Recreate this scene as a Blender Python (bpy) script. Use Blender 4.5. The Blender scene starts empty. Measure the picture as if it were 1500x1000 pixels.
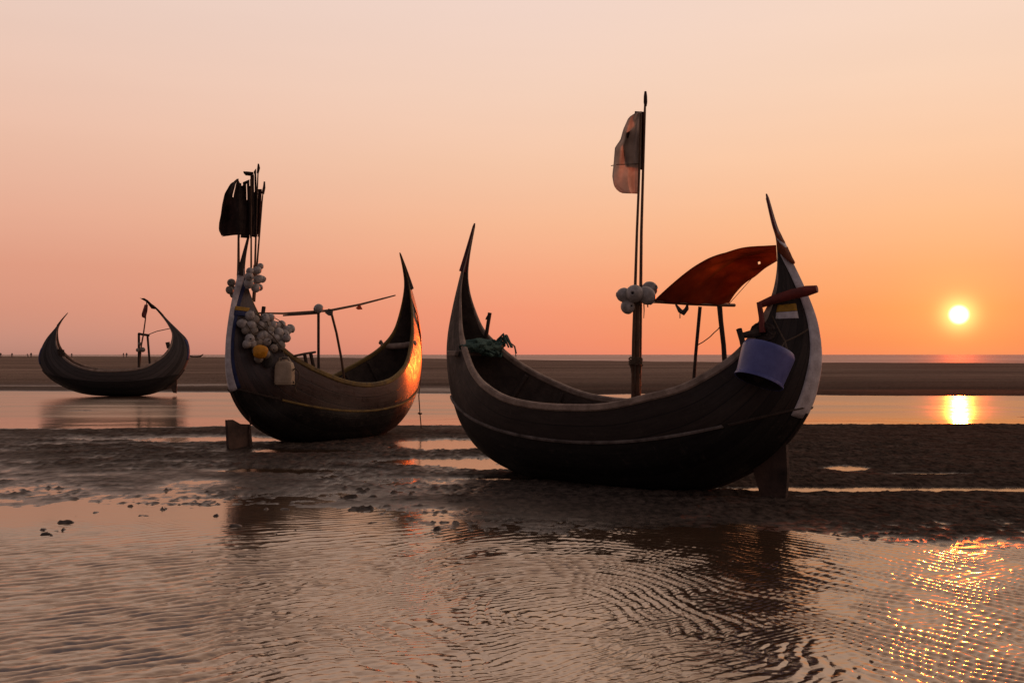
import bpy, math, random
import numpy as np
from mathutils import Vector, Matrix
random.seed(7)
rng = np.random.default_rng(11)
R = math.radians
scn = bpy.context.scene
col = scn.collection
# ------------------------------------------------------------------ camera model
F = 1441.0; CAMH = 1.6; PIT = math.atan(19.3 / F)
def ray(px, py):
    x = (px - 750) / F; z = -(py - 500) / F
    c, s = math.cos(PIT), math.sin(PIT)
    return Vector((x, c - s * z, s + c * z))
def at(px, py, Y):
    d = ray(px, py); return Vector((0, 0, CAMH)) + d * (Y / d.y)
cam = bpy.data.cameras.new('camera'); co = bpy.data.objects.new('camera', cam); col.objects.link(co)
cam.lens = 36 * F / 1500; cam.sensor_width = 36; cam.clip_end = 60000; cam.clip_start = 0.05
co.location = (0, 0, CAMH); co.rotation_euler = (math.pi / 2 + PIT, 0, 0); scn.camera = co
scn.view_settings.view_transform = 'Standard'; scn.view_settings.look = 'None'
scn.view_settings.exposure = 0; scn.view_settings.gamma = 1
# ------------------------------------------------------------------ helpers
def lin(r, g, b):
    f = lambda v: (v / 255 / 12.92) if v / 255 <= .04045 else ((v / 255 + .055) / 1.055) ** 2.4
    return (f(r), f(g), f(b), 1)
def nd(nt, typ, **kw):
    n = nt.nodes.new(typ)
    for k, v in kw.items():
        if k.startswith('i_'):
            key = k[2:]; key = int(key) if key.isdigit() else key.replace('_', ' ')
            n.inputs[key].default_value = v
        else: setattr(n, k, v)
    return n
def ramp(nt, fac, stops, interp='LINEAR'):
    n = nt.nodes.new('ShaderNodeValToRGB'); n.color_ramp.interpolation = interp
    e = n.color_ramp.elements
    while len(e) > 1: e.remove(e[-1])
    e[0].position = stops[0][0]; e[0].color = stops[0][1]
    for p, c in stops[1:]:
        k = e.new(p); k.color = c
    if fac is not None: nt.links.new(fac, n.inputs[0])
    return n
def g(v): return (v, v, v, 1)
def math_(nt, op, a, b=None, clamp=False):
    n = nt.nodes.new('ShaderNodeMath'); n.operation = op; n.use_clamp = clamp
    for i, v in enumerate((a, b)):
        if v is None: continue
        if isinstance(v, (int, float)): n.inputs[i].default_value = v
        else: nt.links.new(v, n.inputs[i])
    return n.outputs[0]
def mixc(nt, fac, a, b, mode='MIX'):
    n = nt.nodes.new('ShaderNodeMix'); n.data_type = 'RGBA'; n.blend_type = mode
    for i, v in ((0, fac), (6, a), (7, b)):
        if isinstance(v, (int, float)): n.inputs[i].default_value = v
        elif isinstance(v, tuple): n.inputs[i].default_value = v
        else: nt.links.new(v, n.inputs[i])
    return n.outputs[2]
def newmat(name):
    m = bpy.data.materials.new(name); m.use_nodes = True
    nt = m.node_tree; b = nt.nodes['Principled BSDF']; return m, nt, b
def c4(c): return (c[0], c[1], c[2], 1)
def basic(name, c1, c2=None, scale=6, rough=.7, bump=.2, bscale=None, stretch=(1, 1, 1), spec=.4, transl=0):
    m, nt, b = newmat(name); L = nt.links.new
    tc = nd(nt, 'ShaderNodeTexCoord'); mp = nd(nt, 'ShaderNodeMapping'); mp.inputs['Scale'].default_value = stretch
    L(tc.outputs['Object'], mp.inputs[0])
    n = nd(nt, 'ShaderNodeTexNoise', i_Scale=scale, i_Detail=6.0, i_Roughness=.62); L(mp.outputs[0], n.inputs['Vector'])
    c2 = c2 or tuple(v * .55 for v in c1)
    r = ramp(nt, n.outputs['Fac'], [(.32, c4(c2)), (.66, c4(c1))]); L(r.outputs[0], b.inputs['Base Color'])
    b.inputs['Roughness'].default_value = rough; b.inputs['Specular IOR Level'].default_value = spec
    if bump:
        n2 = nd(nt, 'ShaderNodeTexNoise', i_Scale=bscale or scale * 4, i_Detail=5.0); L(mp.outputs[0], n2.inputs['Vector'])
        bp = nd(nt, 'ShaderNodeBump', i_Strength=bump, i_Distance=.02); L(n2.outputs['Fac'], bp.inputs['Height']); L(bp.outputs[0], b.inputs['Normal'])
    if transl:
        t = nd(nt, 'ShaderNodeBsdfTranslucent'); L(r.outputs[0], t.inputs[0])
        mx = nd(nt, 'ShaderNodeMixShader', i_0=transl); L(b.outputs[0], mx.inputs[1]); L(t.outputs[0], mx.inputs[2])
        L(mx.outputs[0], nt.nodes['Material Output'].inputs[0])
    return m
def tag(o, label=None, cat=None, group=None, kind=None):
    if label: o['label'] = label
    if cat: o['category'] = cat
    if group: o['group'] = group
    if kind: o['kind'] = kind
    return o
def empty(name, M, label, cat, group=None):
    o = bpy.data.objects.new(name, None); col.objects.link(o); o.matrix_world = M; o.empty_display_size = .2
    return tag(o, label, cat, group)
class MB:
    def __init__(s): s.v = []; s.f = []
    def add(s, vs, fs):
        n = len(s.v); s.v += [Vector(v) for v in vs]; s.f += [tuple(i + n for i in f) for f in fs]; return s
    def box(s, c, d, rot=None):
        hx, hy, hz = d[0] / 2, d[1] / 2, d[2] / 2; k = min(d) * .12
        vs = []
        for sx in (-1, 1):
            for sy in (-1, 1):
                for sz in (-1, 1):
                    vs += [Vector((sx * hx, sy * (hy - k), sz * (hz - k))), Vector((sx * (hx - k), sy * hy, sz * (hz - k))), Vector((sx * (hx - k), sy * (hy - k), sz * hz))]
        M = (rot or Matrix.Identity(3))
        import bmesh
        bm = bmesh.new()
        for v in vs: bm.verts.new(M @ v + Vector(c))
        bmesh.ops.convex_hull(bm, input=bm.verts); bm.verts.index_update()
        s.add([v.co.copy() for v in bm.verts], [[v.index for v in f.verts] for f in bm.faces]); bm.free(); return s
    def tube(s, pts, rad, n=8, caps=True):
        pts = [Vector(p) for p in pts]
        if not hasattr(rad, '__len__'): rad = [rad] * len(pts)
        t0 = (pts[1] - pts[0]).normalized(); ref = Vector((0, 0, 1)) if abs(t0.z) < .9 else Vector((1, 0, 0))
        vs = []; nn = t0.cross(ref).normalized()
        for i, p in enumerate(pts):
            t = (pts[min(i + 1, len(pts) - 1)] - pts[max(i - 1, 0)]).normalized()
            nn = (nn - t * nn.dot(t)).normalized(); bb = t.cross(nn)
            for k in range(n):
                a = 2 * math.pi * k / n; vs.append(p + (nn * math.cos(a) + bb * math.sin(a)) * rad[i])
        fs = [(i * n + k, i * n + (k + 1) % n, (i + 1) * n + (k + 1) % n, (i + 1) * n + k) for i in range(len(pts) - 1) for k in range(n)]
        if caps: fs += [tuple(range(n))[::-1], tuple(range((len(pts) - 1) * n, len(pts) * n))]
        return s.add(vs, fs)
    def sweep(s, pts, side, up, w, h):          # rectangular section, per-point side/up vectors
        vs = []
        for p, a, u, ww, hh in zip(pts, side, up, w, h):
            p, a, u = Vector(p), Vector(a), Vector(u); c = min(ww, hh) * .22
            for x, z in ((-1, -1), (1, -1), (1, 1), (-1, 1)):
                q = [(x * (ww / 2), z * (hh / 2 - c)), (x * (ww / 2 - c), z * (hh / 2))]
                if x * z > 0: q = q if x < 0 else q
                if (x, z) in ((-1, -1), (1, 1)): pass
                else: q = q[::-1]
                for e, fz in q: vs.append(p + a * e + u * fz)
        n = 8; m = len(pts)
        fs = [(i * n + k, i * n + (k + 1) % n, (i + 1) * n + (k + 1) % n, (i + 1) * n + k) for i in range(m - 1) for k in range(n)]
        fs += [tuple(range(n))[::-1], tuple(range((m - 1) * n, m * n))]
        return s.add(vs, fs)
    def lathe(s, prof, n=20, M=None):            # profile (r,z)
        M = M or Matrix.Identity(4); vs = []
        for r, z in prof:
            for k in range(n):
                a = 2 * math.pi * k / n; vs.append(M @ Vector((r * math.cos(a), r * math.sin(a), z)))
        fs = [(i * n + k, i * n + (k + 1) % n, (i + 1) * n + (k + 1) % n, (i + 1) * n + k) for i in range(len(prof) - 1) for k in range(n)]
        return s.add(vs, fs)
    def grid(s, P):                               # P[i][j] vectors
        m, n = len(P), len(P[0])
        return s.add([P[i][j] for i in range(m) for j in range(n)],
                     [(i * n + j, i * n + j + 1, (i + 1) * n + j + 1, (i + 1) * n + j) for i in range(m - 1) for j in range(n - 1)])
    def prism(s, poly, y0, y1):                   # polygon in local xz
        n = len(poly)
        vs = [(x, y0, z) for x, z in poly] + [(x, y1, z) for x, z in poly]
        fs = [tuple(range(n)), tuple(range(n, 2 * n))[::-1]] + [(k, k + n, (k + 1) % n + n, (k + 1) % n) for k in range(n)]
        return s.add(vs, fs)
    def build(s, name, m, parent=None, smooth=True, origin=None, thick=0, fix=True):
        me = bpy.data.meshes.new(name)
        o = bpy.data.objects.new(name, me); col.objects.link(o)
        org = Vector((0, 0, 0))
        if parent is None:
            if origin is None:
                zc = min(v.z for v in s.v); k = [v for v in s.v if v.z < zc + .03]
                origin = sum(k, Vector()) / len(k)
            org = Vector(origin)
        me.from_pydata([v - org for v in s.v], [], s.f); o.location = org
        me.materials.append(m)
        if fix:
            import bmesh
            bm = bmesh.new(); bm.from_mesh(me); bmesh.ops.recalc_face_normals(bm, faces=bm.faces); bm.to_mesh(me); bm.free()
        if smooth:
            for p in me.polygons: p.use_smooth = True
            me.set_sharp_from_angle(angle=R(38))
        if parent: o.parent = parent
        if thick:
            so = o.modifiers.new('thickness', 'SOLIDIFY'); so.thickness = thick; so.offset = 0
        return o
def jit(pts, a):
    return [Vector(p) + Vector((random.uniform(-a, a), random.uniform(-a, a), random.uniform(-a, a))) for p in pts]
def line(a, b, n, sag=0, wob=0):
    a, b = Vector(a), Vector(b); out = []
    for i in range(n):
        t = i / (n - 1); p = a.lerp(b, t); p.z -= sag * 4 * t * (1 - t)
        if 0 < i < n - 1 and wob: p += Vector((random.uniform(-wob, wob), random.uniform(-wob, wob), random.uniform(-wob, wob)))
        out.append(p)
    return out
def crom(C, n):                                   # Catmull-Rom through rows of C, n samples
    C = np.array(C, float); m = len(C); out = []
    d = np.linalg.norm(np.diff(C, axis=0), axis=1); s = np.concatenate([[0], np.cumsum(d)])
    for t in np.linspace(0, s[-1], n):
        i = min(max(int(np.searchsorted(s, t, 'right')) - 1, 0), m - 2); u = (t - s[i]) / d[i]
        p0, p1, p2, p3 = C[max(i - 1, 0)], C[i], C[i + 1], C[min(i + 2, m - 1)]
        m1 = (p2 - p0) / max(s[min(i + 1, m - 1)] - s[max(i - 1, 0)], 1e-6) * d[i]
        m2 = (p3 - p1) / max(s[min(i + 2, m - 1)] - s[i], 1e-6) * d[i]
        out.append((2 * u**3 - 3 * u**2 + 1) * p1 + (u**3 - 2 * u**2 + u) * m1 + (-2 * u**3 + 3 * u**2) * p2 + (u**3 - u**2) * m2)
    return np.array(out)
# ---- noise on arrays
def _h(xi, yi, seed):
    n = (xi.astype(np.int64) * 374761393 + yi.astype(np.int64) * 668265263 + seed * 974711) & 0xffffffff
    n = ((n ^ (n >> 13)) * 1274126177) & 0xffffffff
    n = ((n ^ (n >> 16)) * 2246822519) & 0xffffffff
    return ((n ^ (n >> 15)) & 0xffff) / 32767.5 - 1
def vn(x, y, seed=0):
    xi = np.floor(x); yi = np.floor(y); fx = x - xi; fy = y - yi
    fx = fx * fx * fx * (fx * (fx * 6 - 15) + 10); fy = fy * fy * fy * (fy * (fy * 6 - 15) + 10)
    a = _h(xi, yi, seed); b = _h(xi + 1, yi, seed); c = _h(xi, yi + 1, seed); d = _h(xi + 1, yi + 1, seed)
    return a + (b - a) * fx + (c - a) * fy + (a - b - c + d) * fx * fy
def fbm(x, y, seed=0, o=4, gain=.5):
    t = 0; a = 1; n = 0
    for k in range(o):
        t = t + a * vn(x * 2**k + 17.3 * k, y * 2**k - 9.1 * k, seed + k); n += a; a *= gain
    return t / n
def ss(a, b, x):
    t = np.clip((x - a) / (b - a), 0, 1); return t * t * (3 - 2 * t)
def gridmesh(name, X, Y, Z, m, attr=None):
    ny, nx = X.shape; V = np.stack([X, Y, Z], -1).reshape(-1, 3).astype(np.float32)
    idx = np.arange(ny * nx).reshape(ny, nx)
    Q = np.stack([idx[:-1, :-1], idx[:-1, 1:], idx[1:, 1:], idx[1:, :-1]], -1).reshape(-1, 4)
    me = bpy.data.meshes.new(name); me.vertices.add(len(V)); me.vertices.foreach_set('co', V.ravel())
    me.loops.add(Q.size); me.loops.foreach_set('vertex_index', Q.ravel().astype(np.int32))
    me.polygons.add(len(Q)); me.polygons.foreach_set('loop_start', np.arange(0, Q.size, 4, dtype=np.int32))
    me.polygons.foreach_set('use_smooth', np.ones(len(Q), bool))
    for k, a in (attr or {}).items():
        at_ = me.attributes.new(k, 'FLOAT', 'POINT'); at_.data.foreach_set('value', a.ravel().astype(np.float32))
    me.update(calc_edges=True); me.materials.append(m)
    o = bpy.data.objects.new(name, me); col.objects.link(o); return o

# ------------------------------------------------------------------ sky and sun
AZ, EL = R(24.44), R(2.12)
SUN = Vector((math.sin(AZ) * math.cos(EL), math.cos(AZ) * math.cos(EL), math.sin(EL)))
def make_world():
    w = bpy.data.worlds.new('World'); scn.world = w; w.use_nodes = True
    nt = w.node_tree; L = nt.links.new; nt.nodes.clear()
    out = nd(nt, 'ShaderNodeOutputWorld'); bg = nd(nt, 'ShaderNodeBackground')
    tc = nd(nt, 'ShaderNodeTexCoord')
    nrm = nd(nt, 'ShaderNodeVectorMath', operation='NORMALIZE'); L(tc.outputs['Generated'], nrm.inputs[0])
    sp = nd(nt, 'ShaderNodeSeparateXYZ'); L(nrm.outputs[0], sp.inputs[0])
    z = math_(nt, 'MAXIMUM', sp.outputs[2], 0.0)
    zr = math_(nt, 'POWER', z, .5)               # sqrt spacing: finer near the horizon
    q = lambda e: math.sqrt(math.sin(R(e)))
    near = ramp(nt, zr, [(0, lin(252, 140, 92)), (q(.7), lin(254, 146, 86)), (q(2.5), lin(254, 158, 92)), (q(4.7), lin(254, 171, 114)), (q(7.5), lin(254, 189, 141)),
                         (q(11), lin(253, 203, 166)), (q(15), lin(251, 213, 186)), (q(20), lin(248, 218, 200)), (q(40), lin(202, 166, 144)), (1, lin(92, 90, 100))])
    mid = ramp(nt, zr, [(0, lin(236, 138, 112)), (q(.7), lin(245, 145, 112)), (q(2.5), lin(249, 154, 118)), (q(4.7), lin(249, 169, 130)), (q(7.5), lin(250, 187, 148)),
                        (q(11), lin(250, 202, 170)), (q(15), lin(248, 211, 188)), (q(20), lin(244, 215, 201)), (q(40), lin(196, 162, 142)), (1, lin(92, 90, 100))])
    far = ramp(nt, zr, [(0, lin(180, 131, 116)), (q(.7), lin(198, 142, 124)), (q(2.5), lin(217, 150, 126)), (q(4.7), lin(226, 158, 132)), (q(7.5), lin(233, 174, 148)),
                        (q(11), lin(238, 190, 166)), (q(15), lin(239, 201, 182)), (q(20), lin(236, 208, 195)), (q(40), lin(188, 156, 140)), (1, lin(92, 90, 100))])
    anti = ramp(nt, zr, [(0, lin(104, 86, 86)), (q(5), lin(112, 92, 92)), (q(15), lin(114, 97, 98)), (q(40), lin(104, 95, 100)), (1, lin(92, 90, 100))])
    # horizontal angle to the sun
    hz = nd(nt, 'ShaderNodeCombineXYZ'); L(sp.outputs[0], hz.inputs[0]); L(sp.outputs[1], hz.inputs[1])
    hn = nd(nt, 'ShaderNodeVectorMath', operation='NORMALIZE'); L(hz.outputs[0], hn.inputs[0])
    dt = nd(nt, 'ShaderNodeVectorMath', operation='DOT_PRODUCT'); L(hn.outputs[0], dt.inputs[0]); dt.inputs[1].default_value = (math.sin(AZ), math.cos(AZ), 0)
    da = math_(nt, 'ARCCOSINE', math_(nt, 'MINIMUM', math_(nt, 'MAXIMUM', dt.outputs['Value'], -1.0), 1.0))
    def mr(a, b):
        n = nd(nt, 'ShaderNodeMapRange', interpolation_type='SMOOTHSTEP'); L(da, n.inputs[0])
        n.inputs[1].default_value = R(a); n.inputs[2].default_value = R(b); return n.outputs[0]
    c = mixc(nt, mr(0, 26), near.outputs[0], mid.outputs[0])
    c = mixc(nt, mr(18, 54), c, far.outputs[0])
    c = mixc(nt, mr(50, 130), c, anti.outputs[0])
    # distance to the sun's centre, disc and aureole
    ds = nd(nt, 'ShaderNodeVectorMath', operation='DISTANCE'); L(nrm.outputs[0], ds.inputs[0]); ds.inputs[1].default_value = SUN
    d = math_(nt, 'MULTIPLY', ds.outputs['Value'], 180 / math.pi)      # degrees
    def glow(width, strength, colr, power=1.0):
        e = math_(nt, 'EXPONENT', math_(nt, 'MULTIPLY', math_(nt, 'POWER', math_(nt, 'DIVIDE', d, width), power), -1.0))
        return mixc(nt, 1.0, c4(colr), math_(nt, 'MULTIPLY', e, strength), 'MULTIPLY')
    for gl in (glow(2.0, .26, (.5, .62, .12)), glow(.78, .9, (1, .85, .25), 2.0)):
        c = mixc(nt, 1.0, c, gl, 'ADD')
    disc = nd(nt, 'ShaderNodeMapRange', interpolation_type='SMOOTHSTEP'); L(d, disc.inputs[0])
    disc.inputs[1].default_value = .58; disc.inputs[2].default_value = .36; disc.inputs[3].default_value = 0; disc.inputs[4].default_value = 1
    c = mixc(nt, 1.0, c, mixc(nt, 1.0, (1.3, 1.2, .95, 1), disc.outputs[0], 'MULTIPLY'), 'ADD')
    # faint bands of dusk haze
    nz = nd(nt, 'ShaderNodeTexNoise', i_Scale=2.2, i_Detail=3.0)
    mp = nd(nt, 'ShaderNodeMapping'); mp.inputs['Scale'].default_value = (1, 1, 9); L(nrm.outputs[0], mp.inputs[0]); L(mp.outputs[0], nz.inputs['Vector'])
    band = math_(nt, 'ADD', math_(nt, 'MULTIPLY', nz.outputs['Fac'], .07), .965)
    c = mixc(nt, 1.0, c, band, 'MULTIPLY')
    # the clear-sky scattering of a low sun adds a little blue from overhead
    sky = nd(nt, 'ShaderNodeTexSky', sky_type='NISHITA'); sky.sun_disc = False; sky.sun_elevation = EL; sky.sun_rotation = AZ
    sky.dust_density = 4; sky.air_density = 1.0
    b2 = nd(nt, 'ShaderNodeBackground'); L(sky.outputs[0], b2.inputs[0]); b2.inputs[1].default_value = .0015
    L(c, bg.inputs[0]); bg.inputs[1].default_value = .975
    ad = nd(nt, 'ShaderNodeAddShader'); L(bg.outputs[0], ad.inputs[0]); L(b2.outputs[0], ad.inputs[1]); L(ad.outputs[0], out.inputs[0])
make_world()
sl = bpy.data.lights.new('sun', 'SUN'); sl.energy = 1.2; sl.angle = R(.5); sl.color = (1, .11, .012)
so = bpy.data.objects.new('sun', sl); col.objects.link(so); so.rotation_euler = SUN.to_track_quat('Z', 'Y').to_euler(); so.location = (20, 40, 20)

# ------------------------------------------------------------------ materials
M = {}
def mat_ground():
    m, nt, b = newmat('wet_sand'); L = nt.links.new
    geo = nd(nt, 'ShaderNodeNewGeometry')
    wet = nd(nt, 'ShaderNodeAttribute', attribute_name='wet').outputs['Fac']     # height above the water, m
    dist = nd(nt, 'ShaderNodeAttribute', attribute_name='bank').outputs['Fac']   # 0 mud flat .. 1 dry bank
    n1 = nd(nt, 'ShaderNodeTexNoise', i_Scale=1.7, i_Detail=8.0, i_Roughness=.7); L(geo.outputs['Position'], n1.inputs['Vector'])
    n2 = nd(nt, 'ShaderNodeTexNoise', i_Scale=26.0, i_Detail=6.0, i_Roughness=.7); L(geo.outputs['Position'], n2.inputs['Vector'])
    mud = ramp(nt, n1.outputs['Fac'], [(.3, (.046, .036, .028, 1)), (.55, (.082, .064, .050, 1)), (.75, (.125, .098, .078, 1))])
    mp = nd(nt, 'ShaderNodeMapping'); mp.inputs['Scale'].default_value = (.035, .16, 1); L(geo.outputs['Position'], mp.inputs[0])
    n3 = nd(nt, 'ShaderNodeTexNoise', i_Scale=1.0, i_Detail=7.0, i_Roughness=.65); L(mp.outputs[0], n3.inputs['Vector'])
    dry = ramp(nt, n3.outputs['Fac'], [(.3, (.16, .117, .088, 1)), (.52, (.27, .20, .15, 1)), (.72, (.40, .30, .225, 1))])
    c = mixc(nt, dist, mud.outputs[0], dry.outputs[0])
    c = mixc(nt, math_(nt, 'MULTIPLY', n2.outputs['Fac'], .8), c, mixc(nt, 1.0, c, (.5, .5, .5, 1), 'MULTIPLY'))
    L(c, b.inputs['Base Color'])
    w = nd(nt, 'ShaderNodeMapRange'); L(math_(nt, 'ADD', wet, math_(nt, 'MULTIPLY', n1.outputs['Fac'], .02)), w.inputs[0])
    w.inputs[1].default_value = .008; w.inputs[2].default_value = .052; w.inputs[3].default_value = .20; w.inputs[4].default_value = .92
    L(w.outputs[0], b.inputs['Roughness'])
    s = nd(nt, 'ShaderNodeMapRange'); L(wet, s.inputs[0]); s.inputs[1].default_value = .0; s.inputs[2].default_value = .05; s.inputs[3].default_value = .45; s.inputs[4].default_value = .05
    L(s.outputs[0], b.inputs['Specular IOR Level'])
    mp4 = nd(nt, 'ShaderNodeMapping'); mp4.inputs['Scale'].default_value = (1, .55, 1); L(geo.outputs['Position'], mp4.inputs[0])
    n4 = nd(nt, 'ShaderNodeTexNoise', i_Scale=13.0, i_Detail=5.0, i_Roughness=.65); L(mp4.outputs[0], n4.inputs['Vector'])
    sk = ramp(nt, n4.outputs['Fac'], [(.38, g(.45)), (.5, g(1.0)), (.64, g(1.55))]); c = mixc(nt, 1.0, c, sk.outputs[0], 'MULTIPLY'); L(c, b.inputs['Base Color'])
    df = nd(nt, 'ShaderNodeBsdfDiffuse', i_Roughness=.6); L(mixc(nt, 1.0, c, (1.45, 1.40, 1.36, 1), 'MULTIPLY'), df.inputs[0])
    dm = nd(nt, 'ShaderNodeMapRange'); L(math_(nt, 'ADD', wet, math_(nt, 'MULTIPLY', n1.outputs['Fac'], .02)), dm.inputs[0])
    dm.inputs[1].default_value = .015; dm.inputs[2].default_value = .075; dm.inputs[3].default_value = .10; dm.inputs[4].default_value = .92
    mxs = nd(nt, 'ShaderNodeMixShader'); L(dm.outputs[0], mxs.inputs[0]); L(b.outputs[0], mxs.inputs[1]); L(df.outputs[0], mxs.inputs[2]); L(mxs.outputs[0], nt.nodes['Material Output'].inputs[0])
    bp = nd(nt, 'ShaderNodeBump', i_Strength=.30, i_Distance=.010); L(bp.outputs[0], df.inputs['Normal']); L(n2.outputs['Fac'], bp.inputs['Height']); L(bp.outputs[0], b.inputs['Normal'])
    return m
def mat_water():
    m, nt, b = newmat('silty_water'); L = nt.links.new
    geo = nd(nt, 'ShaderNodeNewGeometry')
    n = nd(nt, 'ShaderNodeTexNoise', i_Scale=1.3, i_Detail=5.0); L(geo.outputs['Position'], n.inputs['Vector'])
    r = ramp(nt, n.outputs['Fac'], [(.3, (.055, .034, .020, 1)), (.7, (.085, .052, .030, 1))]); L(r.outputs[0], b.inputs['Base Color'])
    rf = nd(nt, 'ShaderNodeAttribute', attribute_name='breeze').outputs['Fac']; L(math_(nt, 'ADD', math_(nt, 'MULTIPLY', rf, .15), .12), b.inputs['Roughness']); b.inputs['IOR'].default_value = 4.2; b.inputs['Specular Tint'].default_value = (1, .88, .75, 1)
    n2 = nd(nt, 'ShaderNodeTexNoise', i_Scale=34.0, i_Detail=3.0); L(geo.outputs['Position'], n2.inputs['Vector'])
    bp = nd(nt, 'ShaderNodeBump', i_Strength=.06, i_Distance=.01); L(n2.outputs['Fac'], bp.inputs['Height']); L(bp.outputs[0], b.inputs['Normal'])
    return m
def mat_sea():
    m, nt, b = newmat('open_sea'); L = nt.links.new
    geo = nd(nt, 'ShaderNodeNewGeometry'); 
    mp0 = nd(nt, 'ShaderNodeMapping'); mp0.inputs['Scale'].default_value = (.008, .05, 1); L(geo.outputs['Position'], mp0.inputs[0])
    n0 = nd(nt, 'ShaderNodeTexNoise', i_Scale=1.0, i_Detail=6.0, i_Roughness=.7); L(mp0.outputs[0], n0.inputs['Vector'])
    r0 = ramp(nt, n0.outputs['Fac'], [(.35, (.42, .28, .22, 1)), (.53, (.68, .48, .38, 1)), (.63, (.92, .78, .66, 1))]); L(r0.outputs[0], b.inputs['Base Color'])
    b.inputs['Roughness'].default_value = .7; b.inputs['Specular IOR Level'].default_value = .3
    mp = nd(nt, 'ShaderNodeMapping'); mp.inputs['Scale'].default_value = (.03, .12, 1); L(geo.outputs['Position'], mp.inputs[0])
    n = nd(nt, 'ShaderNodeTexNoise', i_Scale=1.0, i_Detail=5.0); L(mp.outputs[0], n.inputs['Vector'])
    bp = nd(nt, 'ShaderNodeBump', i_Strength=.5, i_Distance=.6); L(n.outputs['Fac'], bp.inputs['Height']); L(bp.outputs[0], b.inputs['Normal'])
    return m
def mat_hull(name, top1, top2, tar=(.013, .012, .010), rough=.6, spec=.4):
    m, nt, b = newmat(name); L = nt.links.new
    uv = nd(nt, 'ShaderNodeUVMap', uv_map='UVMap'); sp = nd(nt, 'ShaderNodeSeparateXYZ'); L(uv.outputs[0], sp.inputs[0])
    zone = nd(nt, 'ShaderNodeAttribute', attribute_name='zone').outputs['Fac']
    mp = nd(nt, 'ShaderNodeMapping'); mp.inputs['Scale'].default_value = (1.2, 14, 1); L(uv.outputs[0], mp.inputs[0])
    n = nd(nt, 'ShaderNodeTexNoise', i_Scale=2.2, i_Detail=8.0, i_Roughness=.68); L(mp.outputs[0], n.inputs['Vector'])
    wood = ramp(nt, n.outputs['Fac'], [(.3, c4(top2)), (.7, c4(top1))])
    tarc = ramp(nt, n.outputs['Fac'], [(.35, c4(tuple(v * .6 for v in tar))), (.75, c4(tuple(v * 1.7 for v in tar)))])
    n2 = nd(nt, 'ShaderNodeTexNoise', i_Scale=5.0, i_Detail=6.0); L(uv.outputs[0], n2.inputs['Vector'])
    zz = math_(nt, 'ADD', zone, math_(nt, 'MULTIPLY', math_(nt, 'SUBTRACT', n2.outputs['Fac'], .5), .10))
    f = nd(nt, 'ShaderNodeMapRange'); L(zz, f.inputs[0]); f.inputs[1].default_value = -.03; f.inputs[2].default_value = .02
    c = mixc(nt, f.outputs[0], tarc.outputs[0], wood.outputs[0])
    # plank seams along v and butt joints along u
    pv = math_(nt, 'MULTIPLY', sp.outputs[1], 9.0); fr = math_(nt, 'FRACT', pv)
    seam = math_(nt, 'GREATER_THAN', math_(nt, 'ABSOLUTE', math_(nt, 'SUBTRACT', fr, .5)), .455)
    wn = nd(nt, 'ShaderNodeTexWhiteNoise', noise_dimensions='1D'); L(math_(nt, 'FLOOR', pv), wn.inputs['W'])
    tone = math_(nt, 'ADD', math_(nt, 'MULTIPLY', wn.outputs['Value'], .9), .55)
    c = mixc(nt, 1.0, c, tone, 'MULTIPLY')
    c = mixc(nt, math_(nt, 'MULTIPLY', seam, .75), c, (.008, .007, .006, 1))
    # pale salt and dried-mud marks
    n3 = nd(nt, 'ShaderNodeTexNoise', i_Scale=9.0, i_Detail=7.0, i_Roughness=.75); L(uv.outputs[0], n3.inputs['Vector'])
    fl = ramp(nt, n3.outputs['Fac'], [(.56, g(0)), (.72, g(.6))])
    c = mixc(nt, fl.outputs[0], c, (.10, .080, .062, 1))
    L(c, b.inputs['Base Color'])
    rr = ramp(nt, n3.outputs['Fac'], [(.3, g(rough - .14)), (.7, g(rough + .2))]); L(rr.outputs[0], b.inputs['Roughness'])
    b.inputs['Specular IOR Level'].default_value = spec
    hh = math_(nt, 'SUBTRACT', n.outputs['Fac'], math_(nt, 'MULTIPLY', seam, 1.0))
    bp = nd(nt, 'ShaderNodeBump', i_Strength=.6, i_Distance=.008); L(hh, bp.inputs['Height']); L(bp.outputs[0], b.inputs['Normal'])
    return m
M['hull_front'] = mat_hull('weathered_dark_planks', (.043, .031, .024), (.018, .013, .010))
M['hull_second'] = mat_hull('red_brown_planks', (.060, .033, .023), (.024, .014, .010), rough=.33, spec=.8)
M['hull_far'] = mat_hull('grey_dark_planks', (.075, .066, .060), (.042, .038, .035), tar=(.014, .013, .012))
wood = lambda n, c, **k: basic(n, c, scale=5, stretch=(1, 4, 4), rough=.8, bump=.4, **k)
M['grey_wood'] = basic('weathered_grey_wood', (.50, .39, .30), (.22, .165, .125), scale=7, rough=.8, bump=.5, bscale=30)
M['yellow_wood'] = basic('yellow_painted_rail', (.30, .20, .05), (.12, .085, .04), scale=7, rough=.7, bump=.4, bscale=30)
M['pale_rail'] = basic('worn_pale_rail', (.26, .22, .19), (.06, .045, .036), scale=5, rough=.75, bump=.5, bscale=30)
M['dark_wood'] = basic('dark_wood', (.07, .048, .034), (.035, .024, .018), scale=8, rough=.8, bump=.4, bscale=30)
M['inner_wood'] = basic('hold_wood', (.12, .092, .070), (.055, .043, .033), scale=6, rough=.85, bump=.4, bscale=26)
M['bamboo'] = basic('bamboo', (.16, .085, .042), (.08, .042, .022), scale=9, rough=.6, bump=.25)
M['red_wood'] = basic('red_painted_wood', (.28, .045, .028), (.13, .022, .016), scale=8, rough=.6, bump=.3)
M['maroon'] = basic('maroon_paint', (.14, .018, .022), (.06, .010, .012), scale=9, rough=.5, bump=.3)
M['white_paint'] = basic('chipped_white_paint', (.84, .82, .82), (.48, .45, .44), scale=8, rough=.6, bump=.3, bscale=40)
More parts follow.
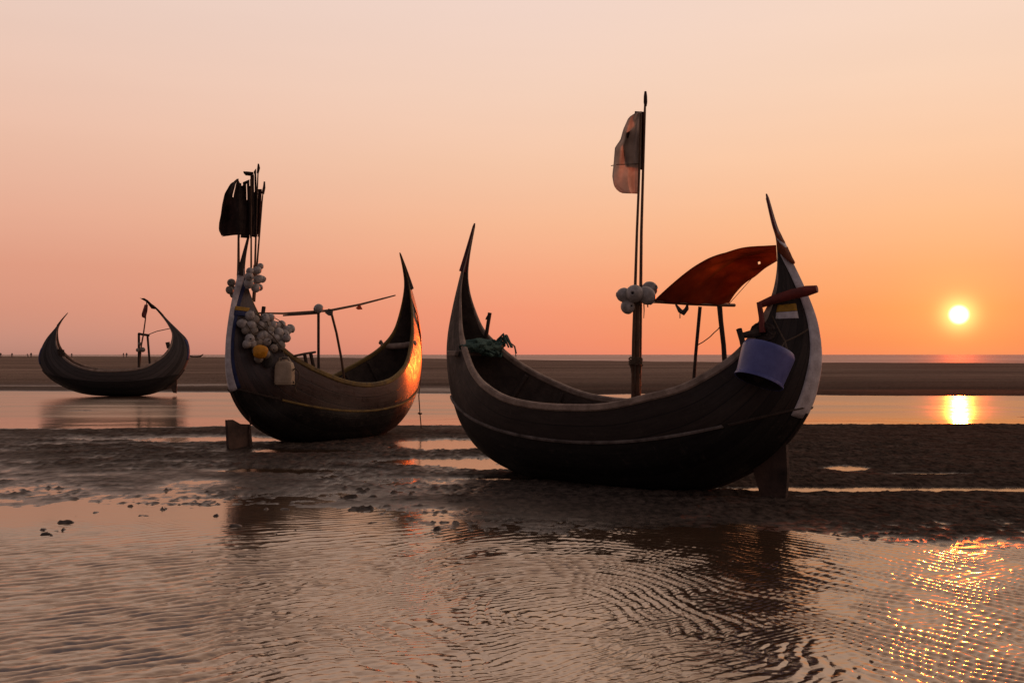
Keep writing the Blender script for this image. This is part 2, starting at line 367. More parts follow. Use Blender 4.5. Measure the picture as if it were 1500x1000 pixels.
M['blue_paint'] = basic('blue_paint', (.030, .048, .15), (.018, .025, .075), scale=7, rough=.55, bump=.3)
M['yellow_paint'] = basic('yellow_paint', (.62, .36, .03), (.30, .17, .02), scale=8, rough=.6, bump=.2)
M['rudder'] = basic('worn_rudder_wood', (.13, .080, .055), (.035, .025, .019), scale=4, rough=.7, bump=.5, bscale=24)
M['float'] = basic('grey_white_plastic', (.54, .51, .47), (.26, .24, .21), scale=16, rough=.45, bump=.15, bscale=60)
M['blue_plastic'] = basic('blue_plastic', (.15, .175, .44), (.085, .10, .30), scale=5, rough=.38, bump=.08, spec=.5)
M['shaded_inside'] = basic('shade_dark_inside', (.014, .013, .014), (.008, .008, .009), scale=9, rough=.7, bump=.3)  # shade inside the upturned tub, put into the lining colour as near black
M['can'] = basic('cream_plastic', (.58, .46, .31), (.40, .31, .20), scale=9, rough=.5, bump=.12)
M['yellow_bag'] = basic('yellow_bag', (.85, .38, .02), (.6, .25, .015), scale=10, rough=.5, bump=.5, bscale=20)
M['grey_cloth'] = basic('grey_sacking', (.09, .085, .075), (.04, .04, .036), scale=10, rough=.9, bump=.6)
M['rope'] = basic('rope', (.16, .115, .075), (.08, .058, .038), scale=60, rough=.9, bump=.3)
M['green_net'] = basic('green_net', (.10, .19, .155), (.030, .070, .055), scale=28, rough=.85, bump=.8, bscale=70)
M['black_cloth'] = basic('black_cloth', (.11, .075, .060), (.035, .026, .022), scale=7, rough=.9, bump=.4, transl=.5)
M['brown_cloth'] = basic('faded_brown_cloth', (.86, .79, .72), (.60, .53, .47), scale=6, rough=.9, bump=.4, transl=.80)
M['dull_cloth'] = basic('dull_maroon_cloth', (.10, .055, .045), (.05, .028, .024), scale=6, rough=.9, bump=.4, transl=.35)
M['orange_cloth'] = basic('orange_cloth', (.75, .16, .05), (.5, .10, .03), scale=8, rough=.85, bump=.3, transl=.5)
M['pink_cloth'] = basic('pink_cloth', (.40, .16, .15), (.26, .10, .09), scale=8, rough=.85, bump=.3, transl=.5)
M['clothes'] = basic('dark_clothes', (.05, .045, .05), (.03, .025, .03), scale=12, rough=.9, bump=.2)
M['metal'] = basic('rusty_metal', (.12, .075, .05), (.05, .035, .03), scale=14, rough=.6, bump=.5)
def mat_tarp():
    m, nt, b = newmat('red_tarpaulin'); L = nt.links.new
    tc = nd(nt, 'ShaderNodeTexCoord')
    n = nd(nt, 'ShaderNodeTexNoise', i_Scale=1.5, i_Detail=5.0, i_Roughness=.55); L(tc.outputs['Object'], n.inputs['Vector'])
    r = ramp(nt, n.outputs['Fac'], [(.34, (.24, .055, .018, 1)), (.52, (.38, .10, .030, 1)), (.70, (.66, .22, .055, 1))]); L(r.outputs[0], b.inputs['Base Color'])
    b.inputs['Roughness'].default_value = .6
    n2 = nd(nt, 'ShaderNodeTexNoise', i_Scale=9.0, i_Detail=5.0); L(tc.outputs['Object'], n2.inputs['Vector'])
    bp = nd(nt, 'ShaderNodeBump', i_Strength=.7, i_Distance=.03); L(n2.outputs['Fac'], bp.inputs['Height']); L(bp.outputs[0], b.inputs['Normal'])
    t = nd(nt, 'ShaderNodeBsdfTranslucent'); L(r.outputs[0], t.inputs[0])
    mx = nd(nt, 'ShaderNodeMixShader', i_0=.58); L(b.outputs[0], mx.inputs[1]); L(t.outputs[0], mx.inputs[2])
    L(mx.outputs[0], nt.nodes['Material Output'].inputs[0]); return m
M['tarp'] = mat_tarp()

# ------------------------------------------------------------------ ground, water, sea
def water_z(y):
    t = np.clip((np.minimum(y, 37.0) - 22.0) / 15.0, 0, 1); return -.10 * (1 - (1 - t) ** 2)
def offset(x, y):
    """ground height above the local water surface"""
    t = x / np.maximum(y, 1)
    ys = np.interp(x, [-9, -5, -3.2, -2, -.6, .5, 2, 4, 8], [11.7, 11.2, 10.7, 10.1, 9.2, 8.95, 8.8, 8.25, 8.1])
    ys = ys + .35 * fbm(x * .8, y * .8, 3, 3)
    film = ss(1.2, -1.2, x)                       # the left side drains slowly: a wide band of film and mud
    o1 = np.where(y < ys, .03 * np.tanh((y - ys) / (.8 + .5 * film)), (.042 - .009 * film) * np.tanh((y - ys) / (2.6 + 1.6 * film)))
    yp = np.interp(t, [-.52, -.4, -.25, 0, .3, .5], [21.2, 21.6, 22.3, 22.8, 23.0, 23.2]) + .5 * fbm(x * .35, y * .35, 9, 3)
    o2 = .06 * np.tanh((yp - y) / 1.1)
    o = np.minimum(o1, o2)
    # bank beyond the pool
    yb = np.interp(t, [-.52, -.3, 0, .3, .5], [45.5, 43.5, 42.5, 41.3, 41.0]) + 1.2 * fbm(x * .12, y * .12, 21, 3)
    o3 = np.where(y < yb, .10 * np.tanh((y - yb) / 1.2), .032 * np.tanh((y - yb) / 1.3) + .055 * fbm(x * .045, y * .2, 5, 4) * ss(0, 3, y - yb))
    o3 = o3 + .44 * ss(53, 95, y) 
    o = np.where(y > 32, o3, o)
    # small-scale relief
    land = ss(-.02, .02, o)
    smooth = np.exp(-(((x - 1.6) / 3.0) ** 2 + ((y - 10.2) / 1.25) ** 2) ** 2) # smooth sand under the front boat
    rough = (1 - .85 * smooth) * ss(6.5, 9, y) * (1 - ss(24, 44, y) * .75)
    clod = fbm(x * 3.2, y * 2.1, 40, 5, .62)
    clod2 = np.abs(fbm(x * 7.5, y * 5, 60, 4, .6))
    o = o + rough * (.012 * clod + .020 * (clod2 - .18) + .020 * fbm(x * 13, y * 8, 66, 4, .65)) * (.45 + .85 * ss(-.35, .35, fbm(x * .5, y * .7, 68, 3))) * (.35 + .65 * land)
    o = o + (.016 + .016 * ss(1.5, -2.5, x) * (1 - ss(12.5, 16, y))) * fbm(x * .8, y * 1.3, 77, 4, .6) * ss(8, 10.5, y) * (1 - ss(20, 24, y))
    # isolated clods lying in the shallow water
    sp = vn(x * 9 + 2 * fbm(x * 6, y * 5, 95, 3), y * 5, 91); sp2 = vn(x * 23 + 2 * fbm(x * 9, y * 7, 96, 3), y * 14, 92)
    o = o + .016 * ss(.32, .85, sp2) * ss(7.9, 9.6, y + .9 * ss(-1, 2, x)) * (1 - ss(11, 13, y)) * ss(-.25, .45, fbm(x * .9, y * 1.4, 97, 3))
    o = o + .045 * ss(.80, .97, sp) * ss(6.8, 8.5, y) * (1 - ss(11, 13, y)) * (1 - ss(-3.0, 2.0, x) * .85)
    def puddle(cx, cy, rx, ry, depth, rot=0):
        c, s = math.cos(rot), math.sin(rot); dx = x - cx; dy = y - cy
        e = ((c * dx + s * dy) / rx) ** 2 + ((c * dy - s * dx) / ry) ** 2
        return depth * np.exp(-e * (1 + .5 * fbm(x * 1.5, y * 1.5, 33, 3)))
    for cx, cy, rx, ry, hh in ((-12.6, 29.6, 2.6, .55, .085), (-10.2, 31.2, 2.2, .4, .075), (-14.2, 25.2, 1.8, .5, .08), (-8.0, 27.0, 1.6, .35, .07), (5.0, 33.0, 4.0, .45, .07), (14.0, 26.0, 2.5, .4, .075)):
        o = o + hh * np.exp(-((x - cx) / rx) ** 2 - ((y - cy) / ry) ** 2) * (.75 + .6 * fbm(x * 1.1, y * 3, 35, 3))
    for a in ((-1.05, 17.6, 1.0, .75, .13), (-.85, 14.7, .85, .42, .12), (-.25, 14.0, .5, .30, .08), (.05, 12.7, .5, .12, .10),
              (4.6, 11.75, 2.1, .17, .10), (6.6, 11.6, 1.2, .16, .09), (3.6, 11.55, .7, .12, .08), (2.5, 11.1, .8, .10, .09), (4.72, 13.9, .38, .33, .075), (5.6, 13.2, .7, .2, .06),
              (-5.5, 18.6, 2.0, .5, .075), (-3.0, 13.6, .8, .25, .06), (-3.4, 16.4, .8, .3, .09)):
        o = o - puddle(*a)
    return o
def ground_z(x, y):
    t = x / np.maximum(y, 1)
    z = water_z(y) + offset(x, y)
    ycr = np.interp(t, [-.55, -.52, -.29, -.09, -.007, .146, .34, .52], [700, 640, 400, 290, 235, 172, 150, 140])
    z = z + .05 * fbm(x * .02, y * .06, 6, 3) * ss(60, 110, y) * 1.0
    z = z + .25 * ss(95, 420, y) * ss(.1, -.25, t)
    z = np.where(y > ycr, z - 1.6 * ss(0, 1, (y - ycr) / (.35 * ycr)), z)
    return z
def gz(x, y): return float(ground_z(np.array([float(x)]), np.array([float(y)]))[0])
def build_ground():
    p = np.concatenate([np.linspace(600, 60, 760), np.linspace(59.5, 6, 150), np.linspace(5.6, .5, 24)])
    y = np.concatenate([np.linspace(-14, 3.6, 18), 1.6 * F / p]); y = np.unique(y)
    tt = np.linspace(-1, 1, 861); tt = .42 * tt + .58 * tt ** 3
    Y = np.repeat(y[:, None], len(tt), 1); X = tt[None, :] * (11 + 1.05 * np.maximum(Y, 0))
    O = offset(X, Y); Z = ground_z(X, Y)
    o = gridmesh('ground', X, Y, Z, mat_ground(), {'wet': O + .035 * ss(1.2, 2.8, X) * ss(8.2, 9.0, Y) * ss(-.004, .012, O), 'bank': ss(40, 75, Y)})
    tag(o, kind='structure')
def ripples(x, y):
    wx = .30 * fbm(x * .75, y * .75, 101, 3); wy = .30 * fbm(x * .75 + 40, y * .75, 111, 3)
    X = x + wx; Y = y + wy
    tw = 2 * math.pi; w2 = fbm(x * 2.6, y * 2.6, 121, 4, .6)
    cusp = lambda p: 2 * np.abs(np.sin(p / 2)) ** .85 - 1
    rad = np.sqrt((X - .30) ** 2 + ((Y - 6.1) * .85) ** 2 + .02)
    p1 = rad * tw / .104 + 3.6 * w2
    p2 = (.87 * Y - .50 * X) * tw / .108 + 2.3 * w2                     # left: crests across the view
    p3 = (.77 * X + .64 * Y) * tw / .105 + 2.6 * w2               # right: crests falling to the right
    p4 = (.45 * X - .9 * Y) * tw / .060 + 3.0 * fbm(x * 5, y * 5, 141, 2)
    b1_ = ss(-.55, .25, fbm(x * 4.0, y * 3.0, 131, 3)); b2_ = ss(-.4, .35, fbm(x * 4.5, y * 9.0, 133, 3)); b3_ = ss(-.5, .3, fbm(x * 4.0, y * 3.2, 135, 3))
    xx = x + .5 * fbm(x * .6, y * .6, 137, 2)
    left = ss(-.75, -1.7, xx); right = ss(1.35, 2.0, xx); mid = (1 - left) * (1 - right)
    h = .0036 * cusp(p1) * b1_ * mid * (.55 + .45 * ss(.25, .7, rad)) * (.55 + .45 * ss(4.9, 6.0, y)) + .0050 * cusp(p2) * (.35 + .65 * b2_) * left + .0038 * cusp(p3) * b3_ * right
    h = h + .0007 * np.sin(p4) * (1 - .5 * left) + .0030 * fbm(x * 8, y * 10, 171, 4, .55)
    amp = (1 - ss(7.6, 9.8, y + .6 * fbm(x, y, 181, 2)) * .90) * (.80 + .20 * ss(-.45, .3, fbm(x * .55, y * .8, 191, 2)))
    return 1.75 * h * amp
def build_water():
    p = np.concatenate([np.linspace(620, 215, 900), np.linspace(214, 120, 120), np.linspace(118, 22, 160)])
    y = np.unique(np.concatenate([np.linspace(-14, 3.4, 10), 1.6 * F / p]))
    tt = np.linspace(-1, 1, 1001); tt = .62 * tt + .38 * tt ** 3
    Y = np.repeat(y[:, None], len(tt), 1); X = tt[None, :] * (2.6 + .80 * np.maximum(Y, 0))
    Z = water_z(Y) + np.where(Y > 3.5, ripples(X, Y), 0) + .004 * 0
    # wind-roughened patches on the far pool
    far = ss(21, 24, Y) * (.35 + .65 * ss(-.3, .3, fbm(X * .12, Y * .35, 201, 3)))
    Z = Z + .012 * far * fbm(X * .8, Y * 1.1, 211, 3) * (1 - ss(30, 46, Y) * .3)
    o = gridmesh('shallow_water', X, Y, Z, mat_water(), {'breeze': ss(24.3, 27, Y) * (.55 + .55 * ss(-.3, .3, fbm(X * .10, Y * .8, 203, 4)))}); tag(o, kind='structure')
    ms = mat_sea(); ys = np.unique(np.concatenate([np.linspace(100, 400, 24), np.geomspace(420, 40000, 40)]))
    tt = np.linspace(-1, 1, 41); Y = np.repeat(ys[:, None], 41, 1); X = tt[None, :] * (60 + 1.3 * Y)
    o = gridmesh('sea', X, Y, 0 * Y - .42, ms); tag(o, kind='structure')
build_ground(); build_water()

# ------------------------------------------------------------------ boats
NS, NV, T = 180, 13, .035
class Boat:
    def __init__(s, pairs, pos, deg, zr0, zr2, name, label, hull_mat, rail_mat, strake_mat, mat_tip, tipz, xl=(-9, 9)):
        s.xl = xl; s.a = R(deg); s.M = Matrix.Translation(Vector(pos)) @ Matrix.Rotation(s.a, 4, 'Z'); s.pos = Vector(pos)
        A = crom(pairs, NS); s.K = A[:, :2]; s.G = A[:, 2:4]; s.B = np.maximum(A[:, 4], .012)
        s.zr = lambda x: zr0 + zr2 * (x / 2.7) ** 2
        s.L = np.concatenate([[0], np.cumsum(np.linalg.norm(np.diff((s.K + s.G) / 2, axis=0), axis=1))])
        s.root = empty(name, s.M, label, 'boat', 'moon boats stranded on the tidal flat')
        s.hull(hull_mat)
        for sd in (-1, 1): s.gunwale(sd, rail_mat)
        for sd in (-1, 1):
            s.strake(sd, strake_mat, xl)
            if xl[0] > -5: s.strake(sd, M['dark_wood'], (-9, xl[0]))
            if xl[1] < 5: s.strake(sd, M['dark_wood'], (xl[1], 9))
        s.tips(mat_tip, tipz)
        s.ribs()
    def sec(s, i, v, sd, off=0.0, inner=False):
        K, G, b = s.K[i], s.G[i], s.B[i]
        f = min(max(b / .86, 0), 1) ** .55
        d = G - K; Ld = np.hypot(*d) + 1e-9
        y1, h1 = b * (.10 + .60 * f), .16 * (1 - f) + 0.0
        y2, h2 = b * (.62 + .40 * f), .62 * (1 - f) + .40 * f
        B3 = ((1 - v) ** 3, 3 * v * (1 - v) ** 2, 3 * v * v * (1 - v), v ** 3)
        y = B3[1] * y1 + B3[2] * y2 + B3[3] * b
        h = B3[1] * h1 + B3[2] * h2 + B3[3]
        p = K + d * h
        if inner:
            lift = min(T * 1.6, Ld * .45) * (1 - v); p = p + d / Ld * lift
            y = max(y - T * (.35 + .65 * v), 0.0)
        elif off:
            # outward offset: mostly sideways, down towards the keel
            y = y + off * (.45 + .55 * min(v * 2, 1)); p = p - d / Ld * off * max(0, 1 - 2 * v)
        return Vector((p[0], sd * y, p[1]))
    def hull(s, m):
        mb = MB(); rows = []; uvs = []; zone = []
        vv = np.linspace(0, 1, NV); n = 0
        prof = [(v, -1, False) for v in vv[::-1]] + [(v, 1, False) for v in vv[1:]] + [(v, 1, True) for v in vv[::-1]] + [(v, -1, True) for v in vv[1:]]
        W = len(prof)
        for i in range(NS):
            for v, sd, inn in prof:
                p = s.sec(i, v, sd, inner=inn); mb.v.append(p); zone.append(p.z - s.zr(p.x) + (10 if False else 0)); uvs.append((s.L[i], v))
        for i in range(NS - 1):
            for k in range(W):
                k2 = (k + 1) % W; mb.f.append((i * W + k, (i + 1) * W + k, (i + 1) * W + k2, i * W + k2))
        mb.f.append(tuple(range(W))); mb.f.append(tuple(range((NS - 1) * W, NS * W))[::-1])
        o = mb.build('hull', m, s.root, fix=False); me = o.data
        a = me.attributes.new('zone', 'FLOAT', 'POINT'); a.data.foreach_set('value', zone)
        ul = me.uv_layers.new(name='UVMap')
        for lp in me.loops: ul.data[lp.index].uv = uvs[lp.vertex_index]
        # flip check
        c = me.polygons[(NS // 2) * W + NV - 2]
        if c.normal.z > 0: me.flip_normals()
        me.materials.append(M['inner_wood'])
        for i in range(NS - 1):
            for k in range(W):
                if k >= 2 * NV - 1: me.polygons[i * W + k].material_index = 1
        s.hull_obj = o
    def gpath(s, sd):
        P, S, U, w, h = [], [], [], [], []
        for i in range(NS):
            a, b = s.G[max(i - 1, 0)], s.G[min(i + 1, NS - 1)]
            p = s.sec(i, 1.0, sd); t = Vector((b[0] - a[0], 0, b[1] - a[1])).normalized()
            u = Vector((-t.z, 0, t.x))                   # inward/up in the boat plane
            P.append(p); U.append(u); S.append(Vector((0, 1, 0)))
            k = min(max(s.B[i] / .35, .22), 1)
            w.append(.075 * k); h.append(.085 * k)
        return P, S, U, w, h
    def gunwale(s, sd, m):
        P, S, U, w, h = s.gpath(sd)
        P = [p + u * .02 * min(hh / .085, 1) + Vector((0, -sd * .012, 0)) for p, u, hh in zip(P, U, h)]
        P = [Vector((p.x, sd * max(abs(p.y), ww * .5 - .004), p.z)) for p, ww in zip(P, w)]
        MB().sweep(P, S, U, w, h).build('gunwale', m, s.root)
    def v_at_z(s, i, z):
        vs = np.linspace(0, 1, 40); zs = [s.sec(i, v, 1).z - s.zr(s.sec(i, v, 1).x) for v in vs]
        for k in range(39):
            if zs[k] <= 0 < zs[k + 1]: return vs[k] + (vs[k + 1] - vs[k]) * (-zs[k]) / (zs[k + 1] - zs[k])
        return None
    def strake(s, sd, m, xl):
        P, S, U, w, h = [], [], [], [], []
        for i in range(2, NS - 2):
            v = s.v_at_z(i, 0)
            if v is None or v < .04: continue
            p = s.sec(i, v, sd, .010)
            if not xl[0] < p.x < xl[1]: continue
            p = p; q = s.sec(i, min(v + .04, 1), sd, .010); P.append(p); u = (q - p).normalized()
            a = s.sec(i - 1, v, sd); b = s.sec(i + 1, v, sd); t = (b - a).normalized(); n = t.cross(u).normalized()
            S.append(n); U.append(u); w.append(.034); h.append(.036)
        MB().sweep(P, S, U, w, h).build('rub_rail', m, s.root)
    def tips(s, m, tipz):
        for end in (0, 1):
            rng_ = range(NS) if end == 0 else range(NS - 1, -1, -1)
            P, S, U, w, h = [], [], [], [], []
            for i in rng_:
                mid = (s.K[i] + s.G[i]) / 2
                if mid[1] < tipz[end]: break
                d = s.G[i] - s.K[i]; L_ = np.hypot(*d); j = min(max(i, 1), NS - 2)
                t = s.K[j + 1] - s.K[j - 1]; t = t / np.hypot(*t); u = Vector((-t[1], 0, t[0]))
                P.append(Vector((mid[0], 0, mid[1]))); U.append(u); S.append(Vector((0, 1, 0)))
                w.append(s.B[i] * 2 + .012); h.append(abs(d[0] * u.x + d[1] * u.z) + .012)
            if len(P) > 2:
                t = (P[0] - P[1]).normalized(); P.insert(0, P[0] + t * .05); S.insert(0, S[0]); U.insert(0, U[0]); w.insert(0, w[0] * .5); h.insert(0, h[0] * .5)
                MB().sweep(P, S, U, w, h).build('horn_tip', m, s.root)
    def index(s, x):
        return int(np.argmin(np.abs(s.G[:, 0] - x) + (s.G[:, 1] > 1.9) * 9))
    def ribs(s):
        for x in (-1.7, -1.25, -.8, -.35, .1, .55, 1.0, 1.45):
            i = s.index(x); P, S, U, w, h = [], [], [], [], []
            t = s.K[i + 1] - s.K[i - 1]; t /= np.hypot(*t); ax = Vector((t[0], 0, t[1]))
            for sd, vs in ((-1, np.linspace(.97, 0.0, 9)), (1, np.linspace(.1, .97, 9))):
                for v in vs:
                    p = s.sec(i, v, sd, inner=True); p = p + Vector((0, -sd * .022 * min(1, v * 2), .022 * (1 - v))); P.append(p)
            for k, p in enumerate(P):
                a, b = P[max(k - 1, 0)], P[min(k + 1, len(P) - 1)]; tt = (b - a).normalized(); S.append(ax); U.append(ax.cross(tt).normalized()); w.append(.06); h.append(.05)
            MB().sweep(P, S, U, w, h).build('rib', M['inner_wood'], s.root)
        # floor boards and a thwart
        mb = MB()
        for y in (-.30, -.1, .1, .30):
            pts = [Vector((x, y, s.sec(s.index(x), .0, 1).z + .16)) for x in np.linspace(-1.5, 1.5, 13)]
            mb.sweep(pts, [Vector((0, 1, 0))] * 13, [Vector((0, 0, 1))] * 13, [.17] * 13, [.022] * 13)
        mb.build('floor_board', M['inner_wood'], s.root)
        for x in (-1.05, 1.0):
            i = s.index(x); b = s.B[i] - .06
            MB().box((x, 0, s.G[i][1] - .22), (.20, 2 * b, .035)).build('thwart', M['inner_wood'], s.root)
    def patch(s, i0, i1, v0, v1, m, name, off=.008, sides=(-1, 1), wmax=None, parent=None):
        """thin skin of planking/paint over part of the hull; v1 may be a function of station"""
        mb = MB(); 
        i0, i1 = min(i0, i1), max(i0, i1, min(i0, i1) + 1); ii = list(range(i0, i1 + 1)); vfun = v1 if callable(v1) else (lambda i: v1); v0f = v0 if callable(v0) else (lambda i: v0)
        if len(sides) == 2:
            rows = []
            for i in ii:
                a = np.linspace(vfun(i), v0f(i), 7); rows.append([s.sec(i, v, -1, off) for v in a] + [s.sec(i, v, 1, off) for v in a[::-1][1:]])
        else:
            rows = [[s.sec(i, v, sides[0], off) for v in np.linspace(v0f(i), vfun(i), 7)] for i in ii]
        mb.grid(rows); return mb.build(name, m, parent or s.root, thick=.006)
    def near_i(s, x, z):
        return int(np.argmin((s.K[:, 0] - x) ** 2 + (s.K[:, 1] - z) ** 2))
    def on(s, px, py, y=0.0):                        # picture ray -> point on a lengthwise plane of the boat, boat coordinates
        Mi = s.M.inverted(); o = Mi @ Vector((0, 0, CAMH)); d = Mi.to_3x3() @ ray(px, py)
        return o + d * ((y - o.y) / d.y)
    def w(s, p): return s.M @ Vector(p)

pairs1 = [(-2.25, 3.39, -2.24, 3.39, .015), (-2.43, 2.94, -2.345, 3.02, .03), (-2.55, 2.6, -2.41, 2.75, .06), (-2.66, 2.25, -2.42, 2.5, .10), (-2.745, 1.9, -2.38, 2.25, .15),
          (-2.76, 1.6, -2.30, 1.96, .23), (-2.7, 1.25, -2.17, 1.75, .33), (-2.55, .88, -1.98, 1.55, .45), (-2.3, .54, -1.75, 1.37, .59), (-1.91, .25, -1.44, 1.2, .73),
          (-1.31, .03, -1.0, 1.04, .83), (-.7, -.04, -.55, .97, .86), (0, -.06, 0, .955, .87), (.8, -.04, .6, .99, .86), (1.5, .09, 1.15, 1.11, .84), (2.08, .38, 1.55, 1.22, .80),
          (2.42, .70, 1.84, 1.38, .70), (2.64, 1.05, 2.05, 1.55, .57), (2.75, 1.4, 2.19, 1.76, .42), (2.77, 1.65, 2.28, 2.0, .29), (2.73, 1.95, 2.33, 2.24, .19), (2.61, 2.28, 2.335, 2.5, .11),
          (2.44, 2.64, 2.31, 2.76, .06), (2.35, 2.83, 2.285, 2.9, .04), (2.27, 3.0, 2.235, 3.05, .03), (2.17, 3.34, 2.16, 3.34, .015)]
pairs2 = [(-2.16, 3.64, -2.15, 3.64, .015), (-2.29, 3.25, -2.24, 3.27, .03), (-2.40, 2.9, -2.27, 2.98, .045), (-2.50, 2.55, -2.2, 2.7, .07), (-2.58, 2.17, -2.13, 2.45, .12), (-2.63, 1.75, -2.05, 2.2, .2),
          (-2.61, 1.3, -1.95, 1.9, .33), (-2.43, .83, -1.8, 1.66, .50), (-2.03, .41, -1.6, 1.47, .66), (-1.42, .10, -1.2, 1.27, .78), (-.7, -.05, -.6, 1.08, .85), (0, -.08, 0, 1.02, .87),
          (.8, -.05, .6, 1.09, .84), (1.4, .09, 1.05, 1.27, .76), (1.93, .4, 1.4, 1.46, .61), (2.28, .78, 1.65, 1.64, .46), (2.47, 1.2, 1.85, 1.85, .34), (2.54, 1.6, 1.98, 2.1, .25),
          (2.52, 2.1, 2.05, 2.42, .18), (2.41, 2.55, 2.08, 2.8, .11), (2.24, 2.95, 2.06, 3.1, .065), (2.05, 3.33, 1.98, 3.38, .04), (1.87, 3.66, 1.86, 3.66, .015)]
pairs3 = [(-1.91, 3.27, -1.90, 3.27, .02), (-2.12, 3.02, -2.09, 3.0, .03), (-2.37, 2.66, -2.25, 2.68, .08), (-2.65, 2.3, -2.29, 2.4, .14), (-2.83, 1.97, -2.28, 2.1, .22), (-2.96, 1.58, -2.2, 1.83, .3),
          (-2.94, 1.25, -2.05, 1.6, .38), (-2.75, .89, -1.77, 1.33, .5), (-2.36, .53, -1.45, 1.15, .62), (-1.71, .17, -1.1, 1.03, .72), (-1.0, -.02, -.6, .94, .79), (0, -.08, 0, .93, .82),
          (1.2, -.04, .7, .97, .8), (1.99, .26, 1.2, 1.08, .72), (2.44, .67, 1.6, 1.3, .62), (2.74, 1.15, 1.95, 1.58, .5), (2.87, 1.69, 2.15, 1.9, .37), (2.76, 2.23, 2.22, 2.25, .24),
          (2.48, 2.55, 2.19, 2.52, .16), (2.03, 3.01, 1.95, 2.95, .08), (1.59, 3.5, 1.55, 3.46, .04), (1.35, 3.7, 1.32, 3.68, .03), (.95, 3.92, .95, 3.91, .02)]
def centre(p0, deg, d): return (p0[0] + d * math.cos(R(deg)), p0[1] + d * math.sin(R(deg)), 0)
b1 = Boat(pairs1, centre((2.87, 10.9), -40, -2.2), -40, .57, .50, 'moon_boat', 'large dark crescent boat in front with red canopy and hanging blue tub', M['hull_front'], M['grey_wood'], M['pale_rail'], M['maroon'], (2.75, 2.86), (-9, 2.0))
b2 = Boat(pairs2, centre((-4.66, 16.8), 56, 2.35), 56, .56, .55, 'moon_boat', 'second crescent boat with black flags, heaps of floats and bow glowing orange', M['hull_second'], M['yellow_wood'], M['yellow_wood'], M['dark_wood'], (2.9, 2.95), (-1.9, 9))
b3 = Boat(pairs3, centre((-13.4, 41.0), 12, -2.9), 12, .50, .35, 'moon_boat', 'small distant crescent boat standing alone by the far pool at left', M['hull_far'], M['grey_wood'], M['hull_far'], M['dark_wood'], (2.75, 3.2))

# ---- stem plates, painted bands, rudders
def vwidth(b, wid): return lambda i: min(.9, wid / (np.hypot(*(b.G[i] - b.K[i])) + 1e-6) * 1.15)
i0, i1 = b1.near_i(2.58, .93), b1.near_i(2.46, 2.62)
b1.patch(i0, i1, 0.0, vwidth(b1, .155), M['white_paint'], 'stem_plate')
def surf_y(b, x, z, sd=-1):
    if not hasattr(b, 'tab'):
        b.tab = np.array([list(b.sec(i, v, 1)) for i in range(NS) for v in np.linspace(0, 1, 25)])
    d = (b.tab[:, 0] - x) ** 2 + (b.tab[:, 2] - z) ** 2; k = np.argsort(d)[:5]; w_ = 1 / (d[k] + 1e-5)
    return sd * float((b.tab[k, 1] * w_).sum() / w_.sum())
def on_hull(b, px, py, off=.008):
    y = -.1
    for _ in range(12):
        p = b.on(px, py, y); y = .5 * y + .5 * (surf_y(b, p.x, p.z) - off)
    return b.on(px, py, y)
def decal(b, quad, m, name, off=.010, n=7):
    """painted patch on the near planking, its corners given clockwise from top left"""
    q = [Vector((x, y, 0)) for x, y in quad]; rows = []
    for i in range(n):
        a = q[0].lerp(q[3], i / (n - 1)); c = q[1].lerp(q[2], i / (n - 1))
        rows.append([on_hull(b, *(a.lerp(c, k / (n - 1)))[:2], off) for k in range(n)])
    return MB().grid(rows).build(name, m, b.root, thick=.004)
decal(b1, [(1139, 447), (1166, 444), (1168, 455), (1137, 457)], M['yellow_paint'], 'painted_band')
decal(b1, [(1137, 457.5), (1168, 455.5), (1170, 466), (1136, 467)], M['white_paint'], 'painted_band')
i0, i1 = b2.near_i(-2.33, 3.05), b2.near_i(-2.50, .95)
b2.patch(i0, i1, 0.0, vwidth(b2, .14), M['white_paint'], 'stem_plate')
b2.patch(i0, i1, vwidth(b2, .142), vwidth(b2, .21), M['blue_paint'], 'stem_stripe', .007, (-1,))
b2.patch(i0, i1, vwidth(b2, .142), vwidth(b2, .21), M['blue_paint'], 'stem_stripe', .007, (1,))
decal(b2, [(345, 448), (366, 451), (364, 456), (343.5, 454)], M['yellow_paint'], 'painted_band', .014)
decal(b2, [(343.5, 454.5), (364, 456.5), (362, 463), (342.5, 462)], M['blue_paint'], 'painted_band', .014)
for (za, zb) in (((-2.86, 1.9), (-2.92, 1.2)), ((2.80, 1.4), (2.76, 2.2))):
    i, j = sorted((b3.near_i(*za), b3.near_i(*zb))); b3.patch(i, j, 0.0, vwidth(b3, .16), M['blue_paint'], 'stem_plate')
def rudder(b, poly, y0=-.03, y1=.03):
    MB().prism(poly, y0, y1).build('rudder', M['rudder'], b.root, smooth=False)
rudder(b1, [(1.98, .34), (2.10, .42), (2.38, .68), (2.40, .30), (2.37, -.04), (2.12, -.05), (2.06, .10)])
rudder(b2, [(-2.62, .50), (-2.5, .50), (-2.34, .42), (-2.12, .40), (-2.06, -.06), (-2.58, -.06)])
rudder(b3, [(1.75, .30), (2.38, .62), (2.36, .0), (2.22, .02), (2.15, .20), (1.8, .12)])
mb = MB()
for z in np.linspace(.02, .62, 9): mb.tube([(-2.16 + .02 * math.sin(z * 20), -.06, z), (-2.16, -.06, z + .065)], .016, 6)
mb.build('rudder_chain', M['metal'], b2.root)
# keel strip along each bottom
for b in (b1, b2, b3):
    P = []
    for i in range(NS):
        k = b.K[i]
        if k[1] < 1.0: P.append(Vector((k[0], 0, k[1])))
    MB().tube([p + Vector((0, 0, -.0)) for p in P], .032, 6).build('keel', M['dark_wood'], b.root)

